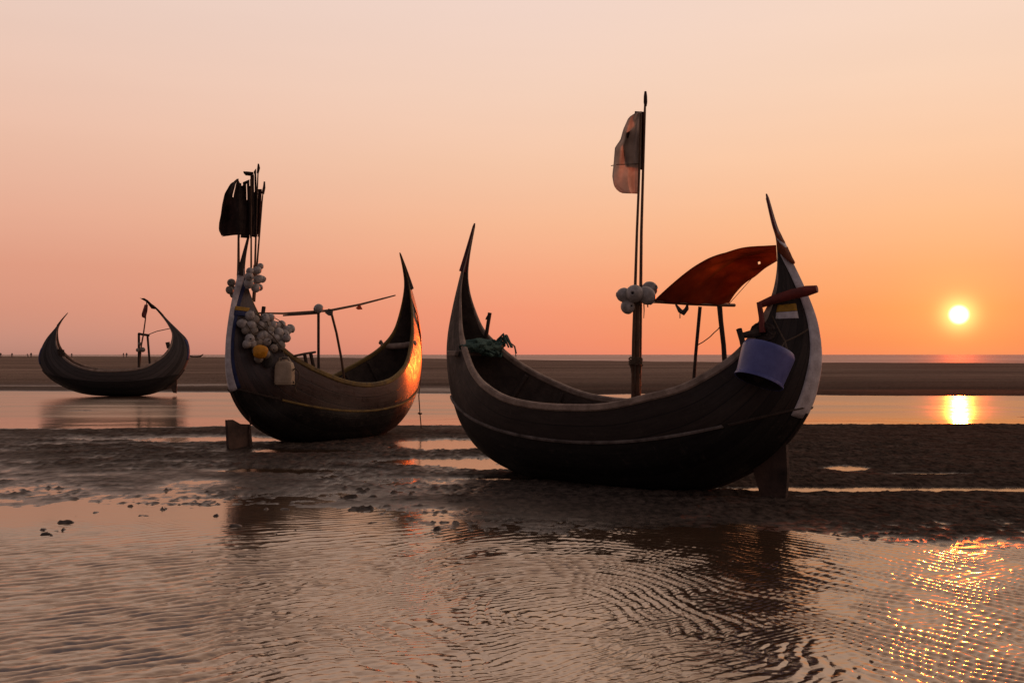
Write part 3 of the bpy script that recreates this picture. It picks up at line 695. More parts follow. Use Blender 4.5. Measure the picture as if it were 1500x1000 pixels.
# ---- things carried by the front boat (each a thing of its own)
def thing(mb, name, m, label, cat, group=None, **k):
    o = mb.build(name, m, **k); return tag(o, label, cat, group)
def wpts(b, pts): return [b.w(p) for p in pts]
def root_at(name, p, label, cat, group=None): return empty(name, Matrix.Translation(Vector(p)), label, cat, group)
def child(mb, name, m, root, **k):
    o = mb.build(name, m, root, **k); o.matrix_parent_inverse = root.matrix_world.inverted() if False else Matrix.Translation(-root.matrix_world.translation); return o
def pole_pts(b, pxs, y, n=3):
    out = [b.on(px, py, y) for px, py in pxs]; return [b.w(p) for p in out]
# mast on the near gunwale
yN, yF = -.76, .72
mast = pole_pts(b1, [(932.5, 596), (932.5, 520), (933, 438)], yN)
mb = MB().tube(mast, [.040, .036, .034], 10)
thing(mb, 'mast', M['bamboo'], 'short thick mast post standing at the near gunwale of the front boat', 'mast')
# crossbar and posts carrying the canopy
pA = b1.on(943, 441, yN - .02); pB = b1.on(1076, 447, yF + .12)
fr = root_at('awning_stand', b1.w(b1.on(1061, 545, yF)), 'dark pole frame holding up the red canopy over the front boat', 'frame')
child(MB().tube(wpts(b1, line(pA, pB, 7, wob=.006)), [.020] * 7, 8), 'crossbar', M['bamboo'], fr)
child(MB().tube(pole_pts(b1, [(1063, 552), (1060, 505), (1056, 470), (1053.5, 441)], yF), [.032, .030, .030, .034], 9), 'post', M['dark_wood'], fr)
p3 = pole_pts(b1, [(1015, 575), (1019, 520), (1025.5, 449)], yF - .02)
child(MB().tube(p3, [.022, .021, .023], 8), 'post', M['dark_wood'], fr)
child(MB().tube(line(p3[1] + Vector((0, 0, .1)), pole_pts(b1, [(1055, 478)], yF)[0], 10, sag=.02, wob=.008), .007, 5), 'lashing', M['rope'], fr)
# rag tied to the crossbar
q = [b1.w(b1.on(x, y, .0)) for x, y in ((990, 446), (996, 455), (1001, 458), (1006, 452), (1007, 446))]
child(MB().tube(q, [.012, .028, .034, .026, .012], 8).tube([q[1], q[1] + Vector((0, 0, -.09))], .006, 5), 'rag', M['grey_cloth'], fr)
# canopy
def canopy():
    A = b1.on(958, 441, yN); B = b1.on(1068, 445, yF); C = b1.on(1137, 359, -.05); D = b1.on(1138, 382, .05)
    nu, nv = 60, 34; P = []
    for i in range(nu + 1):
        u = i / nu; row = []
        for j in range(nv + 1):
            v = j / nv
            e0 = A.lerp(C, u); e1 = B.lerp(D, u)
            e0.z += .165 * math.sin(math.pi * u ** .85); e1.z += .045 * math.sin(math.pi * u)
            # far edge is drawn in towards the middle
            e1 = e1.lerp(e0, .07 * math.sin(math.pi * min(u * 1.25, 1)))
            p = e0.lerp(e1, v)
            p.z += .07 * math.sin(math.pi * v) * math.sin(math.pi * u) + .030 * math.sin(11 * v + 2.5 * u) * math.sin(math.pi * u) + .012 * math.sin(26 * v - 4 * u + 2 * math.sin(5 * u)) * math.sin(math.pi * u) + .02 * math.sin(30 * v) * u ** 3 * (1 - u) * 4 + .010 * math.sin(21 * v - 8 * u) * (1 - u)
            p.z -= .012 * math.sin(math.pi * v) * (1 - u) ** 3
            row.append(b1.w(p))
        P.append(row)
    rt = root_at('canopy', b1.w(C), 'ragged red tarpaulin canopy stretched from crossbar to stern horn', 'canopy')
    mbc = MB().grid(P)
    holes = set()
    for hi, hj in ((25, 15), (44, 25), (45, 25)): holes.add(hi * (nv) + hj)
    mbc.f = [f for k, f in enumerate(mbc.f) if k not in holes]
    child(mbc, 'tarpaulin', M['tarp'], rt, thick=.006)
    # cloth knotted round the horn
    def ring(z0, z1, m, name, r=.02):
        rows = []
        for z in np.linspace(z0, z1, 5):
            i = b1.near_i(float(np.interp(z, b1.K[60:, 1], b1.K[60:, 0])), z)
            k, g_ = b1.K[i], b1.G[i]; mid = (k + g_) / 2; d = g_ - k; L_ = np.hypot(*d); dn = d / L_
            row = []
            for a in np.linspace(0, 2 * math.pi, 17):
                rr = 1 + .06 * math.sin(5 * a + z * 30)
                row.append(b1.w((mid[0] + dn[0] * math.cos(a) * (L_ / 2 + r) * rr, math.sin(a) * (b1.B[i] + r) * rr, mid[1] + dn[1] * math.cos(a) * (L_ / 2 + r) * rr)))
            rows.append(row)
        child(MB().grid(rows), name, m, rt, thick=.008)
    ring(2.62, 2.80, M['tarp'], 'knot', .028); ring(2.815, 2.93, M['tarp'], 'knot', .022); ring(2.78, 2.835, M['white_paint'], 'tie_band', .016)
    child(MB().tube([b1.w(B), b1.w(b1.on(1108, 400, .6)), b1.w(D)], .004, 5), 'guy_line', M['rope'], rt)
canopy()
# long bamboo flag poles beside the mast
def cloth(left, right, Y, n=14, m_=10, amp=.05, freq=2.2, seed=0, rag=0):
    """left/right edges: lists of picture points (top to bottom) turned into a billowing sheet at distance Y"""
    def samp(E, t):
        E = np.array(E, float); d = np.concatenate([[0], np.cumsum(np.linalg.norm(np.diff(E, axis=0), axis=1))]); s_ = t * d[-1]
        return np.interp(s_, d, E[:, 0]), np.interp(s_, d, E[:, 1])
    rows = []
    for i in range(n + 1):
        v = i / n; a = samp(left, v); b = samp(right, v); row = []
        for j in range(m_ + 1):
            u = j / m_; px, py = a[0] + (b[0] - a[0]) * u, a[1] + (b[1] - a[1]) * u
            dep = amp * (1 - u) * math.sin(freq * math.pi * (1 - u) + 3 * v + seed) + .35 * amp * math.sin(7 * v + 9 * u + seed) * (1 - u) + .2 * amp * math.sin(15 * (1 - u) + seed)
            row.append(at(px, py, Y + dep))
        rows.append(row)
    mb = MB().grid(rows)
    if rag:                                       # torn edges and a long slit
        rn = random.Random(seed * 7 + 1); cut = set()
        for j in range(m_ - 1):
            for i in range(rn.choice((0, 0, 1, 2)) if rn.random() < rag else 0): cut.add(i * m_ + j)
            for i in range(rn.choice((0, 0, 1)) if rn.random() < rag else 0): cut.add((n - 1 - i) * m_ + j)
        js = rn.randrange(m_ // 3, 2 * m_ // 3)
        for i in range(1, n // 3): cut.add(i * m_ + js)
        mb.f = [f for k, f in enumerate(mb.f) if k not in cut]
    return mb
b1.Y = (b1.w(b1.on(932, 500, yN))).y
Yf = b1.Y
rt = root_at('flag_pole', at(941, 580, Yf + .03), 'tallest bamboo pole beside the mast with dark cloth tied to it', 'flag pole')
child(MB().tube([at(x, y, Yf + .06) for x, y in ((936, 586), (937.5, 520), (938.5, 430), (939.5, 340), (942, 250), (944.5, 165), (945.5, 136))], [.021, .020, .019, .017, .015, .014, .010], 8), 'pole', M['bamboo'], rt)
child(MB().tube([at(945.5, y, Yf + .06) for y in (134, 141, 150, 156)], [.012, .020, .022, .014], 8), 'wrapped_top', M['dull_cloth'], rt)
child(cloth([(911, 198), (913, 215), (916, 240), (917, 245)], [(939, 184), (940, 205), (940.5, 230), (940.5, 249)], Yf + .04, amp=.05, seed=1), 'flag', M['black_cloth'], rt, thick=.004)
child(cloth([(930, 163), (929, 172), (934, 190), (935, 247)], [(944.6, 164), (944, 190), (942.5, 225), (942, 248)], Yf + .07, amp=.03, seed=4), 'flag', M['dull_cloth'], rt, thick=.004)
rt = root_at('flag_pole', at(928, 582, Yf), 'thin bamboo pole by the mast flying a faded brown flag', 'flag pole')
child(MB().tube([at(x, y, Yf - .05) for x, y in ((926.8, 588), (928, 500), (930.5, 420), (933, 340), (935.3, 283), (937, 230), (938.5, 166))], [.020, .019, .017, .015, .014, .013, .010], 8), 'pole', M['bamboo'], rt)
fl = cloth([(932, 165), (921, 172), (913, 190), (909, 205), (901, 216), (899, 240), (897, 258), (899, 272), (905, 280), (912, 283)],
           [(939.5, 163), (938.5, 185), (937.5, 205), (937, 225), (936.5, 240), (936, 255), (935.5, 265), (935.3, 275), (935, 280), (934, 284)], Yf - .03, n=26, m_=14, amp=.09, seed=2)
child(fl, 'flag', M['brown_cloth'], rt, thick=.004)
child(MB().tube([at(x, y, Yf - .06) for x, y in ((895, 243), (905, 241), (920, 241), (936, 240))], .005, 5), 'flag_cord', M['rope'], rt)
# old net and rope wound round mast and poles
mb = MB()
for k in range(7):
    pts = [at(931 + 9.5 * math.cos(a) + random.uniform(-1, 1), 525 + 2 * math.sin(a) + k * 1.6 + random.uniform(-1, 1), Yf - .06 + .1 * math.sin(a)) for a in np.linspace(0, 6.28, 14)]
    mb.tube(pts, .006, 5)
for k in range(10):
    x = random.uniform(922, 938); mb.tube([at(x, 526, Yf - .09), at(x + random.uniform(-2, 2), 535, Yf - .1), at(x + random.uniform(-2, 2), random.uniform(540, 566), Yf - .09)], [.008, .007, .003], 5)
thing(mb, 'rope_bundle', M['rope'], 'frayed rope and old net wound round mast and bamboo poles', 'rope')

# ---- floats
def float_mesh():
    prof = [(.012, .078), (.020, .090), (.028, .0895)]
    for a in np.linspace(70, -70, 15): prof.append((.0885 * math.cos(R(a)) + (.0025 if abs(a) < 3 else 0), .0885 * math.sin(R(a))))
    prof += [(.028, -.0895), (.020, -.090), (.012, -.078)]
    return MB().lathe(prof, 20)
fm = float_mesh().build('float_buoy', M['float'], None, origin=(0, 0, 0)); first = [fm]
M['float_b'] = basic('stained_plastic', (.36, .32, .26), (.20, .175, .14), scale=10, rough=.55, bump=.2, bscale=60)
def add_float(p, label, group, s=1.0, dark=False):
    if first: o = first.pop()
    else: o = fm.copy(); col.objects.link(o)
    o.location = p; o.rotation_euler = (random.uniform(0, 3), random.uniform(0, 3), random.uniform(0, 3))
    o.scale = (s * random.uniform(.95, 1.06), s * random.uniform(.95, 1.06), s * random.uniform(.98, 1.16))
    if dark:
        o.material_slots[0].link = 'OBJECT'; o.material_slots[0].material = M['float_b']
    tag(o, label, 'float', group); return o
G1 = 'floats at the masthead of the front boat'
for x, y, dy, s, lab in ((914, 432, -.05, .92, 'leftmost grey float of the bunch tied round the mast top'), (929.5, 430, -.12, 1.08, 'big grey float in the middle of the bunch, against the bamboo poles'),
                    (919.5, 449, -.06, .92, 'lowest grey float of the bunch tied round the mast top'), (951, 424, .06, 1.02, 'upper right float of the bunch tied round the mast top'),
                    (947.5, 433, -.08, 1.08, 'pale float of the bunch, next to the canopy corner')):
    add_float(at(x, y, Yf + dy), lab, G1, s)
mb = MB().tube([at(x, y, Yf - .05) for x, y in ((914, 432), (924, 436), (933, 440), (943, 438), (951, 426))], .006, 5).tube([at(920, 449, Yf - .05), at(933, 441, Yf - .045)], .006, 5)
mb.tube([at(943, 441, Yf - .04), at(943.5, 455, Yf - .05), at(943, 466, Yf - .05)], [.008, .006, .004], 5).tube([at(948, 441, Yf - .04), at(949, 450, Yf - .04)], .007, 5)
mb.tube([at(933, y, Yf - .002) for y in (437, 440, 443, 447)], .048, 10)
thing(mb, 'float_lashing', M['rope'], 'dark lashing rope tying the grey floats to the mast top', 'rope')

# ---- blue tub hanging on the stern
def tub():
    c0 = b1.w(b1.on(1127, 512, -.60)); ax = (b1.w(b1.on(1112, 556, -.72)) - c0).normalized()
    h = .36
    rot = ax.to_track_quat('Z', 'Y').to_matrix().to_4x4(); Mt = Matrix.Translation(c0) @ rot
    prof = [(.0, -.025), (.20, -.025), (.258, -.012), (.276, .02), (.275, .06), (.268, .14), (.260, .22), (.250, h - .03), (.260, h - .022), (.261, h), (.242, h)]
    inn = [(.242, h), (.239, h - .03), (.262, .05), (.24, .008), (.0, .004)]
    rt = root_at('plastic_tub', c0, 'blue plastic tub hung upside down by ropes on the stern of the front boat', 'tub')
    child(MB().lathe(prof, 40, Mt), 'tub_shell', M['blue_plastic'], rt)
    child(MB().lathe(inn, 40, Mt), 'tub_inside', M['shaded_inside'], rt, fix=False)
    k = b1.w(b1.on(1150, 500, -.36))
    for tgt in ((1129, 458, -.24), (1184, 482, -.14)): child(MB().tube(line(k, b1.w(b1.on(*tgt)), 6, sag=.01), .009, 6), 'rope', M['rope'], rt)
    for e in ((1143, 512, -.5), (1152, 526, -.6), (1157, 526, -.6)): child(MB().tube(line(k, b1.w(b1.on(*e)), 5), .008, 6), 'rope', M['rope'], rt)
tub()
# ---- fittings that belong to the front boat's stern
W1 = b1.root
def bt(mb, name, m, b, **k): return mb.build(name, m, b.root, **k)
bt(MB().tube([b1.on(1112, 447, -.30), b1.on(1130, 440, -.27), b1.on(1160, 431, -.20), b1.on(1182, 426, -.17), b1.on(1197, 423, -.16)], [.036, .048, .056, .058, .040], 10), 'steering_bar', M['red_wood'], b1)
bt(MB().tube([b1.on(1117, 487, -.42), b1.on(1115.5, 465, -.40), b1.on(1112, 443, -.38)], [.036, .031, .030], 8), 'mooring_peg', M['red_wood'], b1)
bt(MB().tube([b1.on(1090, 512, -.60), b1.on(1087, 498, -.58), b1.on(1082.5, 482, -.56)], [.034, .032, .034], 8), 'mooring_peg', M['dark_wood'], b1)
bt(MB().tube([b1.on(1084, 492, -.55), b1.on(1100, 489, -.48), b1.on(1112, 487, -.40)], [.028, .040, .046], 8), 'crutch', M['dark_wood'], b1)
mb = MB()
for k in range(16):
    cx, cy = 1117 + random.uniform(-2, 2), 487 + random.uniform(-2, 2); rr = random.uniform(8, 16)
    mb.tube([b1.on(cx + rr * math.cos(a), cy + rr * .8 * math.sin(a), -.36 - .05 * random.random()) for a in np.linspace(0, 6.0, 14)], .017, 6)
thing_ = mb
o = MB(); o.v = [b1.w(v) for v in mb.v]; o.f = mb.f
thing(o, 'rope_coil', M['dark_wood'], 'dark coil of heavy rope heaped on the stern above the blue tub', 'rope coil')
# peg with broken top at the left end
bt(MB().tube([b1.on(711, 500, .22), b1.on(714, 480, .22), b1.on(717.5, 458, .22)], [.030, .026, .028], 8).tube([b1.on(717, 461, .22), b1.on(713, 466, .22), b1.on(711.5, 468, .22)], [.022, .016, .006], 6), 'bow_peg', M['dark_wood'], b1)
# deck beam and green net across the bow
bt(MB().box((b1.on(690, 522, 0).x, 0, 1.62), (.16, .82, .07)), 'bow_beam', M['grey_wood'], b1)
def net():
    mb = MB(); rnd = random.Random(3)
    a = b1.on(674, 510, -.40); b = b1.on(738, 516, .40)
    cx = -2.16
    rows = []
    for i in range(29):
        t = i / 28; y = -.40 + .88 * t; e = math.sin(math.pi * min(max(t * .94 + .03, 0), 1)) ** .45; row = []
        for a in np.linspace(0, 2 * math.pi, 19):
            kk_ = 1 + .13 * math.sin(3 * a + 9 * t) + .10 * math.sin(5 * a - 17 * t) + .07 * math.sin(23 * t + 2 * a)
            row.append(Vector((cx + .03 + .055 * math.cos(math.pi * y / .95) + .115 * e * kk_ * math.cos(a), y, 1.70 + .04 * math.sin(5 * t) + (.05 * math.exp(-((t - .86) / .07) ** 2)) + .085 * e * kk_ * math.sin(a))))
        rows.append(row)
    mb.grid(rows)
    for k in range(34):
        y0 = rnd.uniform(-.34, .2); L_ = rnd.uniform(.25, .6); zz = rnd.uniform(1.63, 1.80); pts = []
        for t in np.linspace(0, 1, 9):
            y = min(y0 + L_ * t, .46); bulge = .07 * math.cos(math.pi * (y) / .95)
            pts.append((cx + .02 + rnd.uniform(-.06, .10) + bulge, y, zz + .035 * math.sin(6 * t + k) + (.06 if y > .33 else 0) * math.sin(math.pi * min((y - .33) / .12, 1)) - .02))
        mb.tube(pts, rnd.uniform(.012, .026), 6)
    for k in range(4):
        y = rnd.uniform(.30, .46); mb.tube([(cx + .05, y, 1.80), (cx + .13, y + .03, 1.88 - .3 * (y - .38)), (cx + .22, y + .05, 1.70)], [.02, .022, .012], 6)
    for k in range(5):
        y = .5 + rnd.uniform(0, .03); mb.tube([(cx + .1, y, 1.8), (cx + .2, y + .03, 1.72), (cx + .24, y + .02, 1.55 + rnd.uniform(0, .1))], .006, 5)
    o = MB(); o.v = [b1.w(v) for v in mb.v]; o.f = mb.f
    thing(o, 'fishing_net', M['green_net'], 'bundled green fishing net heaped across the left end of the front boat', 'net')
net()

# ---- second boat's load
Y2 = 16.95
fl_spots = [(366, 462), (355.5, 474), (367.5, 476.5), (381.5, 476.5), (388.5, 466), (396, 465), (399, 476), (405, 477), (412.5, 475.5), (420, 484), (426, 481), (417, 489), (420, 495), (408, 487), (404, 496),
            (394.5, 491), (387, 491), (382, 492), (390, 500), (366, 496), (362, 503.5), (369.5, 503), (360, 484), (373, 468), (411, 506), (378, 501), (389.5, 519), (379, 525), (372, 485), (401, 510), (395, 483), (412, 498), (376, 513), (400, 486), (390, 476)]
G2 = 'floats heaped on the second boat stern'
rnd = random.Random(5)
def side_y(b, px, py, extra):
    """lateral place just outside the near planking that the ray meets"""
    best = None
    for y in np.linspace(-1.15, -.02, 58):
        p = b.on(px, py, y)
        i = int(np.argmin((((b.K + b.G) / 2)[:, 0] - p.x) ** 2 + (((b.K + b.G) / 2)[:, 1] - p.z) ** 2 * .4))
        vs = [b.sec(k, v, -1) for k in range(max(i - 16, 0), min(i + 16, NS), 6) for v in np.linspace(0, 1, 7)]
        j = min(vs, key=lambda q: (q.x - p.x) ** 2 + (q.z - p.z) ** 2)
        gap = abs(y) - abs(j.y) if (j.x - p.x) ** 2 + (j.z - p.z) ** 2 < .02 else abs(abs(y) - abs(j.y)) + .2
        e = abs(gap - extra)
        if best is None or e < best[0]: best = (e, y)
    return best[1]
for k, (x, y) in enumerate(fl_spots):
    yy = side_y(b2, x, y, .11 + .05 * rnd.random()); p = b2.w(b2.on(x, y, yy))
    add_float(p, 'grey-white float in the big heap tied over the second boat stern', G2, rnd.uniform(.80, .96), dark=k >= 22)
G3 = 'floats tied high on the second boat stern horn'
for x, y, s in ((381.5, 390, .62), (377, 396, .78), (366, 397, .72), (365, 405, .86), (364.5, 415, .95), (378.5, 409, .92), (384, 409, .72), (374.5, 422, .86), (380, 421, .74)):
    add_float(b2.w(b2.on(x, y, -.20 - .08 * rnd.random())), 'grey-white float in the bunch at the right of the black flag poles', G3, s * .96)
G4 = 'floats at the left edge of the second boat stern horn'
for x, y, s in ((339, 414, .82), (336.5, 425, .82), (342.5, 423, .6), (341, 432, .6)):
    add_float(b2.w(b2.on(x, y, .22)), 'dark float in the small bunch left of the second boat horn', G4, s * .95, dark=True)
def lash(pts, r, label):
    thing(MB().tube(pts, r, 6), 'lashing_rope', M['rope'], label, 'rope')
lash([b2.w(b2.on(x, y, yy)) for x, y, yy in ((360, 462, -.16), (372, 470, -.30), (386, 480, -.48), (400, 492, -.60), (412, 508, -.72))], .012, 'rope running through the float heap on the second boat')
for k, pts_ in enumerate((((356, 466), (365, 480), (372, 492), (381, 500)), ((388, 460), (392, 474), (398, 486), (404, 498)), ((368, 456), (384, 464), (402, 470), (420, 478)),
                        ((360, 498), (374, 488), (392, 480), (414, 484)), ((396, 462), (410, 470), (422, 484), (418, 496)))):
    lash([b2.w(b2.on(x, y, side_y(b2, x, y, .20))) for x, y in pts_], .008, ('thin cord across the lower left of the float heap', 'thin cord running down the middle of the float heap', 'thin cord along the top of the float heap', 'thin cord crossing the float heap from left to right', 'thin cord round the right edge of the float heap')[k])
lash([b2.w(b2.on(x, y, -.14)) for x, y in ((372, 388, ), (371, 400), (372, 412), (374, 428))], .010, 'short rope holding the bunch of floats below the black flags')
# yellow bag, grey bag, jerry can
def lumpy(c, r, seed, m, name, label, cat, sx=(1, 1, 1)):
    rn = random.Random(seed); mb = MB(); rows = []
    for i in range(13):
        th = math.pi * i / 12; row = []
        for j in range(21):
            ph = 2 * math.pi * j / 20; k = 1 + .10 * math.sin(3 * ph + seed) * math.sin(th) + .08 * math.cos(4 * th + 2 * ph + seed) * math.sin(th)
            row.append(Vector(c) + Vector((r * sx[0] * k * math.sin(th) * math.cos(ph), r * sx[1] * k * math.sin(th) * math.sin(ph), r * sx[2] * k * math.cos(th))))
        rows.append(row)
    return thing(mb.grid(rows), name, m, label, cat)
lumpy(b2.w(b2.on(381, 515, side_y(b2, 381, 515, .30))), .12, 2, M['yellow_bag'], 'yellow_bag', 'bright yellow bag tied under the float heap', 'bag', (1.05, .8, .95))
lumpy(b2.w(b2.on(393, 526, side_y(b2, 393, 526, .10))), .12, 4, M['grey_cloth'], 'cloth_bundle', 'dark grey cloth bundle hanging between yellow bag and can', 'bundle', (.75, .6, 1.25))
def jerrycan():
    c = b2.w(b2.on(417, 546, side_y(b2, 417, 543, .13))); rt = root_at('jerry_can', c + Vector((0, 0, -.2)), 'cream plastic jerry can hanging on the second boat side', 'jerry can')
    rot = Matrix.Rotation(R(56 - 90 + 25), 4, 'Z')
    prof = []
    rows = []
    for z, w_, d_ in ((-.205, .12, .07), (-.195, .155, .095), (-.15, .165, .105), (-.145, .158, .10), (-.05, .160, .10), (0, .156, .098), (.05, .158, .098), (.12, .150, .094), (.17, .135, .085), (.195, .10, .07), (.205, .045, .04), (.235, .042, .04)):
        row = []
        for a in np.linspace(0, 2 * math.pi, 29):
            ca, sa = math.cos(a), math.sin(a); q = (abs(ca) ** 5 + abs(sa) ** 5) ** (-1 / 5)
            row.append(Matrix.Translation(c) @ rot @ Vector((w_ * ca * q, d_ * sa * q, z)))
        rows.append(row)
    child(MB().grid(rows), 'can_body', M['can'], rt)
    child(MB().lathe([(0, .262), (.045, .262), (.05, .255), (.05, .235), (0, .235)], 14, Matrix.Translation(c)), 'cap', M['grey_cloth'], rt)
    child(MB().tube([c + rot.to_3x3() @ Vector(p) for p in ((-.10, 0, .18), (-.09, 0, .25), (.06, 0, .26), (.11, 0, .18))], .016, 6), 'handle', M['can'], rt)
    cr = c + Vector((.19, -.05, -.05))
    child(MB().tube([cr + Vector((.07 * math.sin(a), 0, .12 * math.cos(a))) for a in np.linspace(-2.9, 2.9, 12)] + [cr + Vector((.0, 0, -.2)), cr + Vector((.02, 0, -.27))], .014, 6), 'rope', M['rope'], rt)
    child(MB().tube([c + Vector((0, 0, .25)), b2.w(b2.on(414, 512, side_y(b2, 414, 512, .05)))], .010, 6), 'rope', M['rope'], rt)
jerrycan()
# flag poles at the second boat's stern
YP = b2.w(b2.on(372, 420, -.10)).y
def flagpole(pts, rad, label, dY=0):
    r = root_at('flag_pole', at(pts[0][0], pts[0][1], YP + dY), label, 'flag pole', None)
    child(MB().tube([at(x, y, YP + dY) for x, y in pts], [rad * (1 - .5 * i / (len(pts) - 1)) for i in range(len(pts))], 7), 'pole', M['bamboo'], r); return r
f1 = flagpole([(349, 418), (349.5, 380), (349.5, 340), (348.5, 262)], .028, 'stout pole left of the horn flying the large billowing black flag', -.10)
child(cloth([(347, 262), (337, 270), (329, 284), (325.5, 300), (323.5, 315), (321, 327), (320.5, 337), (325, 346), (322, 347)], [(349, 264), (356, 276), (358, 290), (359, 300), (360, 312), (360, 322), (360, 330), (358, 344), (352, 343)], YP - .12, n=24, m_=22, amp=.12, seed=1, rag=.35), 'flag', M['black_cloth'], f1, thick=.005)
f2 = flagpole([(368, 398), (368, 350), (368, 300), (367.5, 256)], .018, 'thin pole behind the horn with torn black cloth', -.05)
child(cloth([(351, 269), (352, 290), (351, 320), (350, 348)], [(367.5, 262), (368, 290), (368, 320), (367.5, 349)], YP - .04, n=18, m_=14, amp=.08, seed=3, rag=.45), 'flag', M['black_cloth'], f2, thick=.005)
child(cloth([(356.5, 251), (357, 254), (360, 257)], [(371, 252), (371, 255), (370, 258)], YP - .07, n=6, amp=.05, seed=6), 'rag', M['black_cloth'], f2, thick=.005)
f3 = flagpole([(371, 440), (373.5, 395), (375, 340), (376.5, 290), (378.5, 240)], .022, 'tallest pole at the second boat stern with narrow dark streamer', .02)
child(cloth([(368, 256), (367.5, 290), (367, 315), (366, 346)], [(375, 247), (376, 280), (376, 310), (375, 348)], YP + .0, n=22, m_=9, amp=.06, seed=5, rag=.45), 'flag', M['black_cloth'], f3, thick=.005)
child(MB().tube([at(x, y, YP + .02) for x, y in ((377.5, 254), (379, 246), (378.5, 240))], [.018, .026, .012], 7), 'wrapped_top', M['dull_cloth'], f3)
f4 = flagpole([(372.5, 442), (376, 395), (380, 345), (384, 295), (387, 266)], .020, 'rightmost leaning pole at the second boat stern with brown flag', .08)
child(cloth([(374.5, 277), (374, 300), (372, 325), (370, 346)], [(383.5, 277), (382.5, 300), (381, 325), (378.5, 347)], YP + .09, n=20, m_=10, amp=.05, seed=8, rag=.45), 'flag', M['dull_cloth'], f4, thick=.005)
child(MB().tube([at(x, y, YP + .08) for x, y in ((385, 284), (387, 275), (387.5, 266))], [.026, .024, .012], 7), 'wrapped_top', M['dull_cloth'], f4)
# long bar on two uprights over the second boat
br = root_at('net_bar', b2.w(b2.on(466, 545, .1)), 'long bamboo bar on two uprights above the second boat', 'bar')
child(MB().tube([b2.w(b2.on(x, y, .05)) for x, y in ((378, 458.5), (415, 459), (466, 456), (484, 454.5), (527, 446), (560, 437.5), (579, 432.5))], [.016, .018, .022, .024, .022, .018, .013], 8), 'bar', M['bamboo'], br)
child(MB().tube([b2.w(b2.on(x, y, .02)) for x, y in ((415, 462), (440, 460), (466, 458))], [.014, .022, .026], 8), 'bar', M['dark_wood'], br)
child(MB().tube([b2.w(b2.on(x, y, .05)) for x, y in ((467, 575), (466.5, 520), (466.5, 456))], .026, 8), 'post', M['dark_wood'], br)
child(MB().tube([b2.w(b2.on(x, y, .05)) for x, y in ((507, 575), (500, 525), (493, 488), (484, 453))], .024, 8), 'post', M['bamboo'], br)
add_float(b2.w(b2.on(466.5, 452, -.04)), 'single grey float on top of the upright of the second boat', None, 1.0)
def pennant(pts, m, label, b=b2, y=.0):
    P = [b.w(b.on(px, py, y)) for px, py in pts]
    mb = MB(); c = sum(P, Vector()) / len(P); off = Vector((0, .03, 0)); n = len(P)
    mb.add([p - off * .4 for p in P] + [p + off * .4 for p in P], [tuple(range(n)), tuple(range(n, 2 * n))[::-1]] + [(k, k + n, (k + 1) % n + n, (k + 1) % n) for k in range(n)])
    return thing(mb, 'pennant', m, label, 'pennant', smooth=False)
pennant([(527.5, 446), (531, 453), (524, 453.5), (521, 451)], M['orange_cloth'], 'small orange pennant hanging from the long bamboo bar')
pennant([(481, 452), (488, 453), (487, 463), (481, 462), (476, 458)], M['grey_cloth'], 'small grey rag hanging where the bar meets the leaning upright')
# peg, rack, log thwart
bt(MB().tube([b2.on(383, 474, -.2), b2.on(386.5, 449, -.2)], [.034, .034], 8), 'mooring_peg', M['dark_wood'], b2)
yr = -.70
bt(MB().tube([b2.on(432, 521, yr), b2.on(446, 518, yr), b2.on(462, 515.5, yr)], .020, 8).tube([b2.on(446, 518, yr), b2.on(450, 538, yr)], .030, 8).tube([b2.on(455, 517, yr), b2.on(461, 545, yr)], .032, 8), 'oar_rack', M['dark_wood'], b2)
lg = [b2.on(558, 506, .46), b2.on(575, 507, .25), b2.on(592, 506, -.05), b2.on(609, 502, -.30)]
bt(MB().tube(lg, [.058, .065, .065, .05], 10).tube([lg[0] + Vector((0, 0, .05)), lg[0] + Vector((.03, .03, .10))], [.05, .03], 8), 'bow_log', M['grey_wood'], b2)
# mooring line from the bow
ml = [b2.w(b2.on(x, y, yy)) for x, y, yy in ((602, 436, -.10), (611, 462, -.14), (616, 490, -.13), (617.5, 520, -.12), (616, 550, -.12), (613.5, 580, -.10))]
e = at(617, 622, 21.0); e.z = gz(e.x, e.y) + .01
ml += [ml[-1].lerp(e, .5) + Vector((0, 0, -.05)), e]
mb = MB().tube(ml, .012, 6); kk = ml[-2]
mb.tube([kk + Vector((-.04, 0, .03)), kk, kk + Vector((.04, 0, .02))], .02, 6)
thing(mb, 'mooring_rope', M['rope'], 'thin knotted rope hanging from the sunlit bow of the second boat', 'rope')

# ---- distant boat's gear
fr3 = root_at('pole_stand', b3.w(b3.on(204, 545, 0)), 'small pole frame standing in the distant boat', 'frame')
for P, r_ in ((((203.5, 546), (203.5, 515), (203.5, 488)), .05), (((220.5, 546), (218, 515), (216, 490)), .045)):
    child(MB().tube([b3.w(b3.on(x, y, 0)) for x, y in P], r_, 7), 'post', M['dark_wood'], fr3)
child(MB().tube([b3.w(b3.on(x, y, 0)) for x, y in ((202.5, 488.5), (210, 490), (219, 491))], .05, 7), 'crossbar', M['dark_wood'], fr3)
f5 = root_at('flag_pole', b3.w(b3.on(204, 545, -.1)), 'slanting pole with a limp pink flag in the distant boat', 'flag pole')
child(MB().tube([b3.w(b3.on(x, y, -.1)) for x, y in ((204, 540), (207, 506), (210, 490), (213, 468), (215, 440))], [.035, .032, .03, .026, .02], 7), 'pole', M['bamboo'], f5)
Y3 = b3.w(b3.on(212, 460, -.1)).y
child(cloth([(212, 446), (210, 452), (207.5, 460), (208, 464)], [(216.5, 446), (216, 455), (214, 463), (213.5, 467)], Y3 - .05, n=8, m_=6, amp=.12), 'flag', M['pink_cloth'], f5, thick=.01)
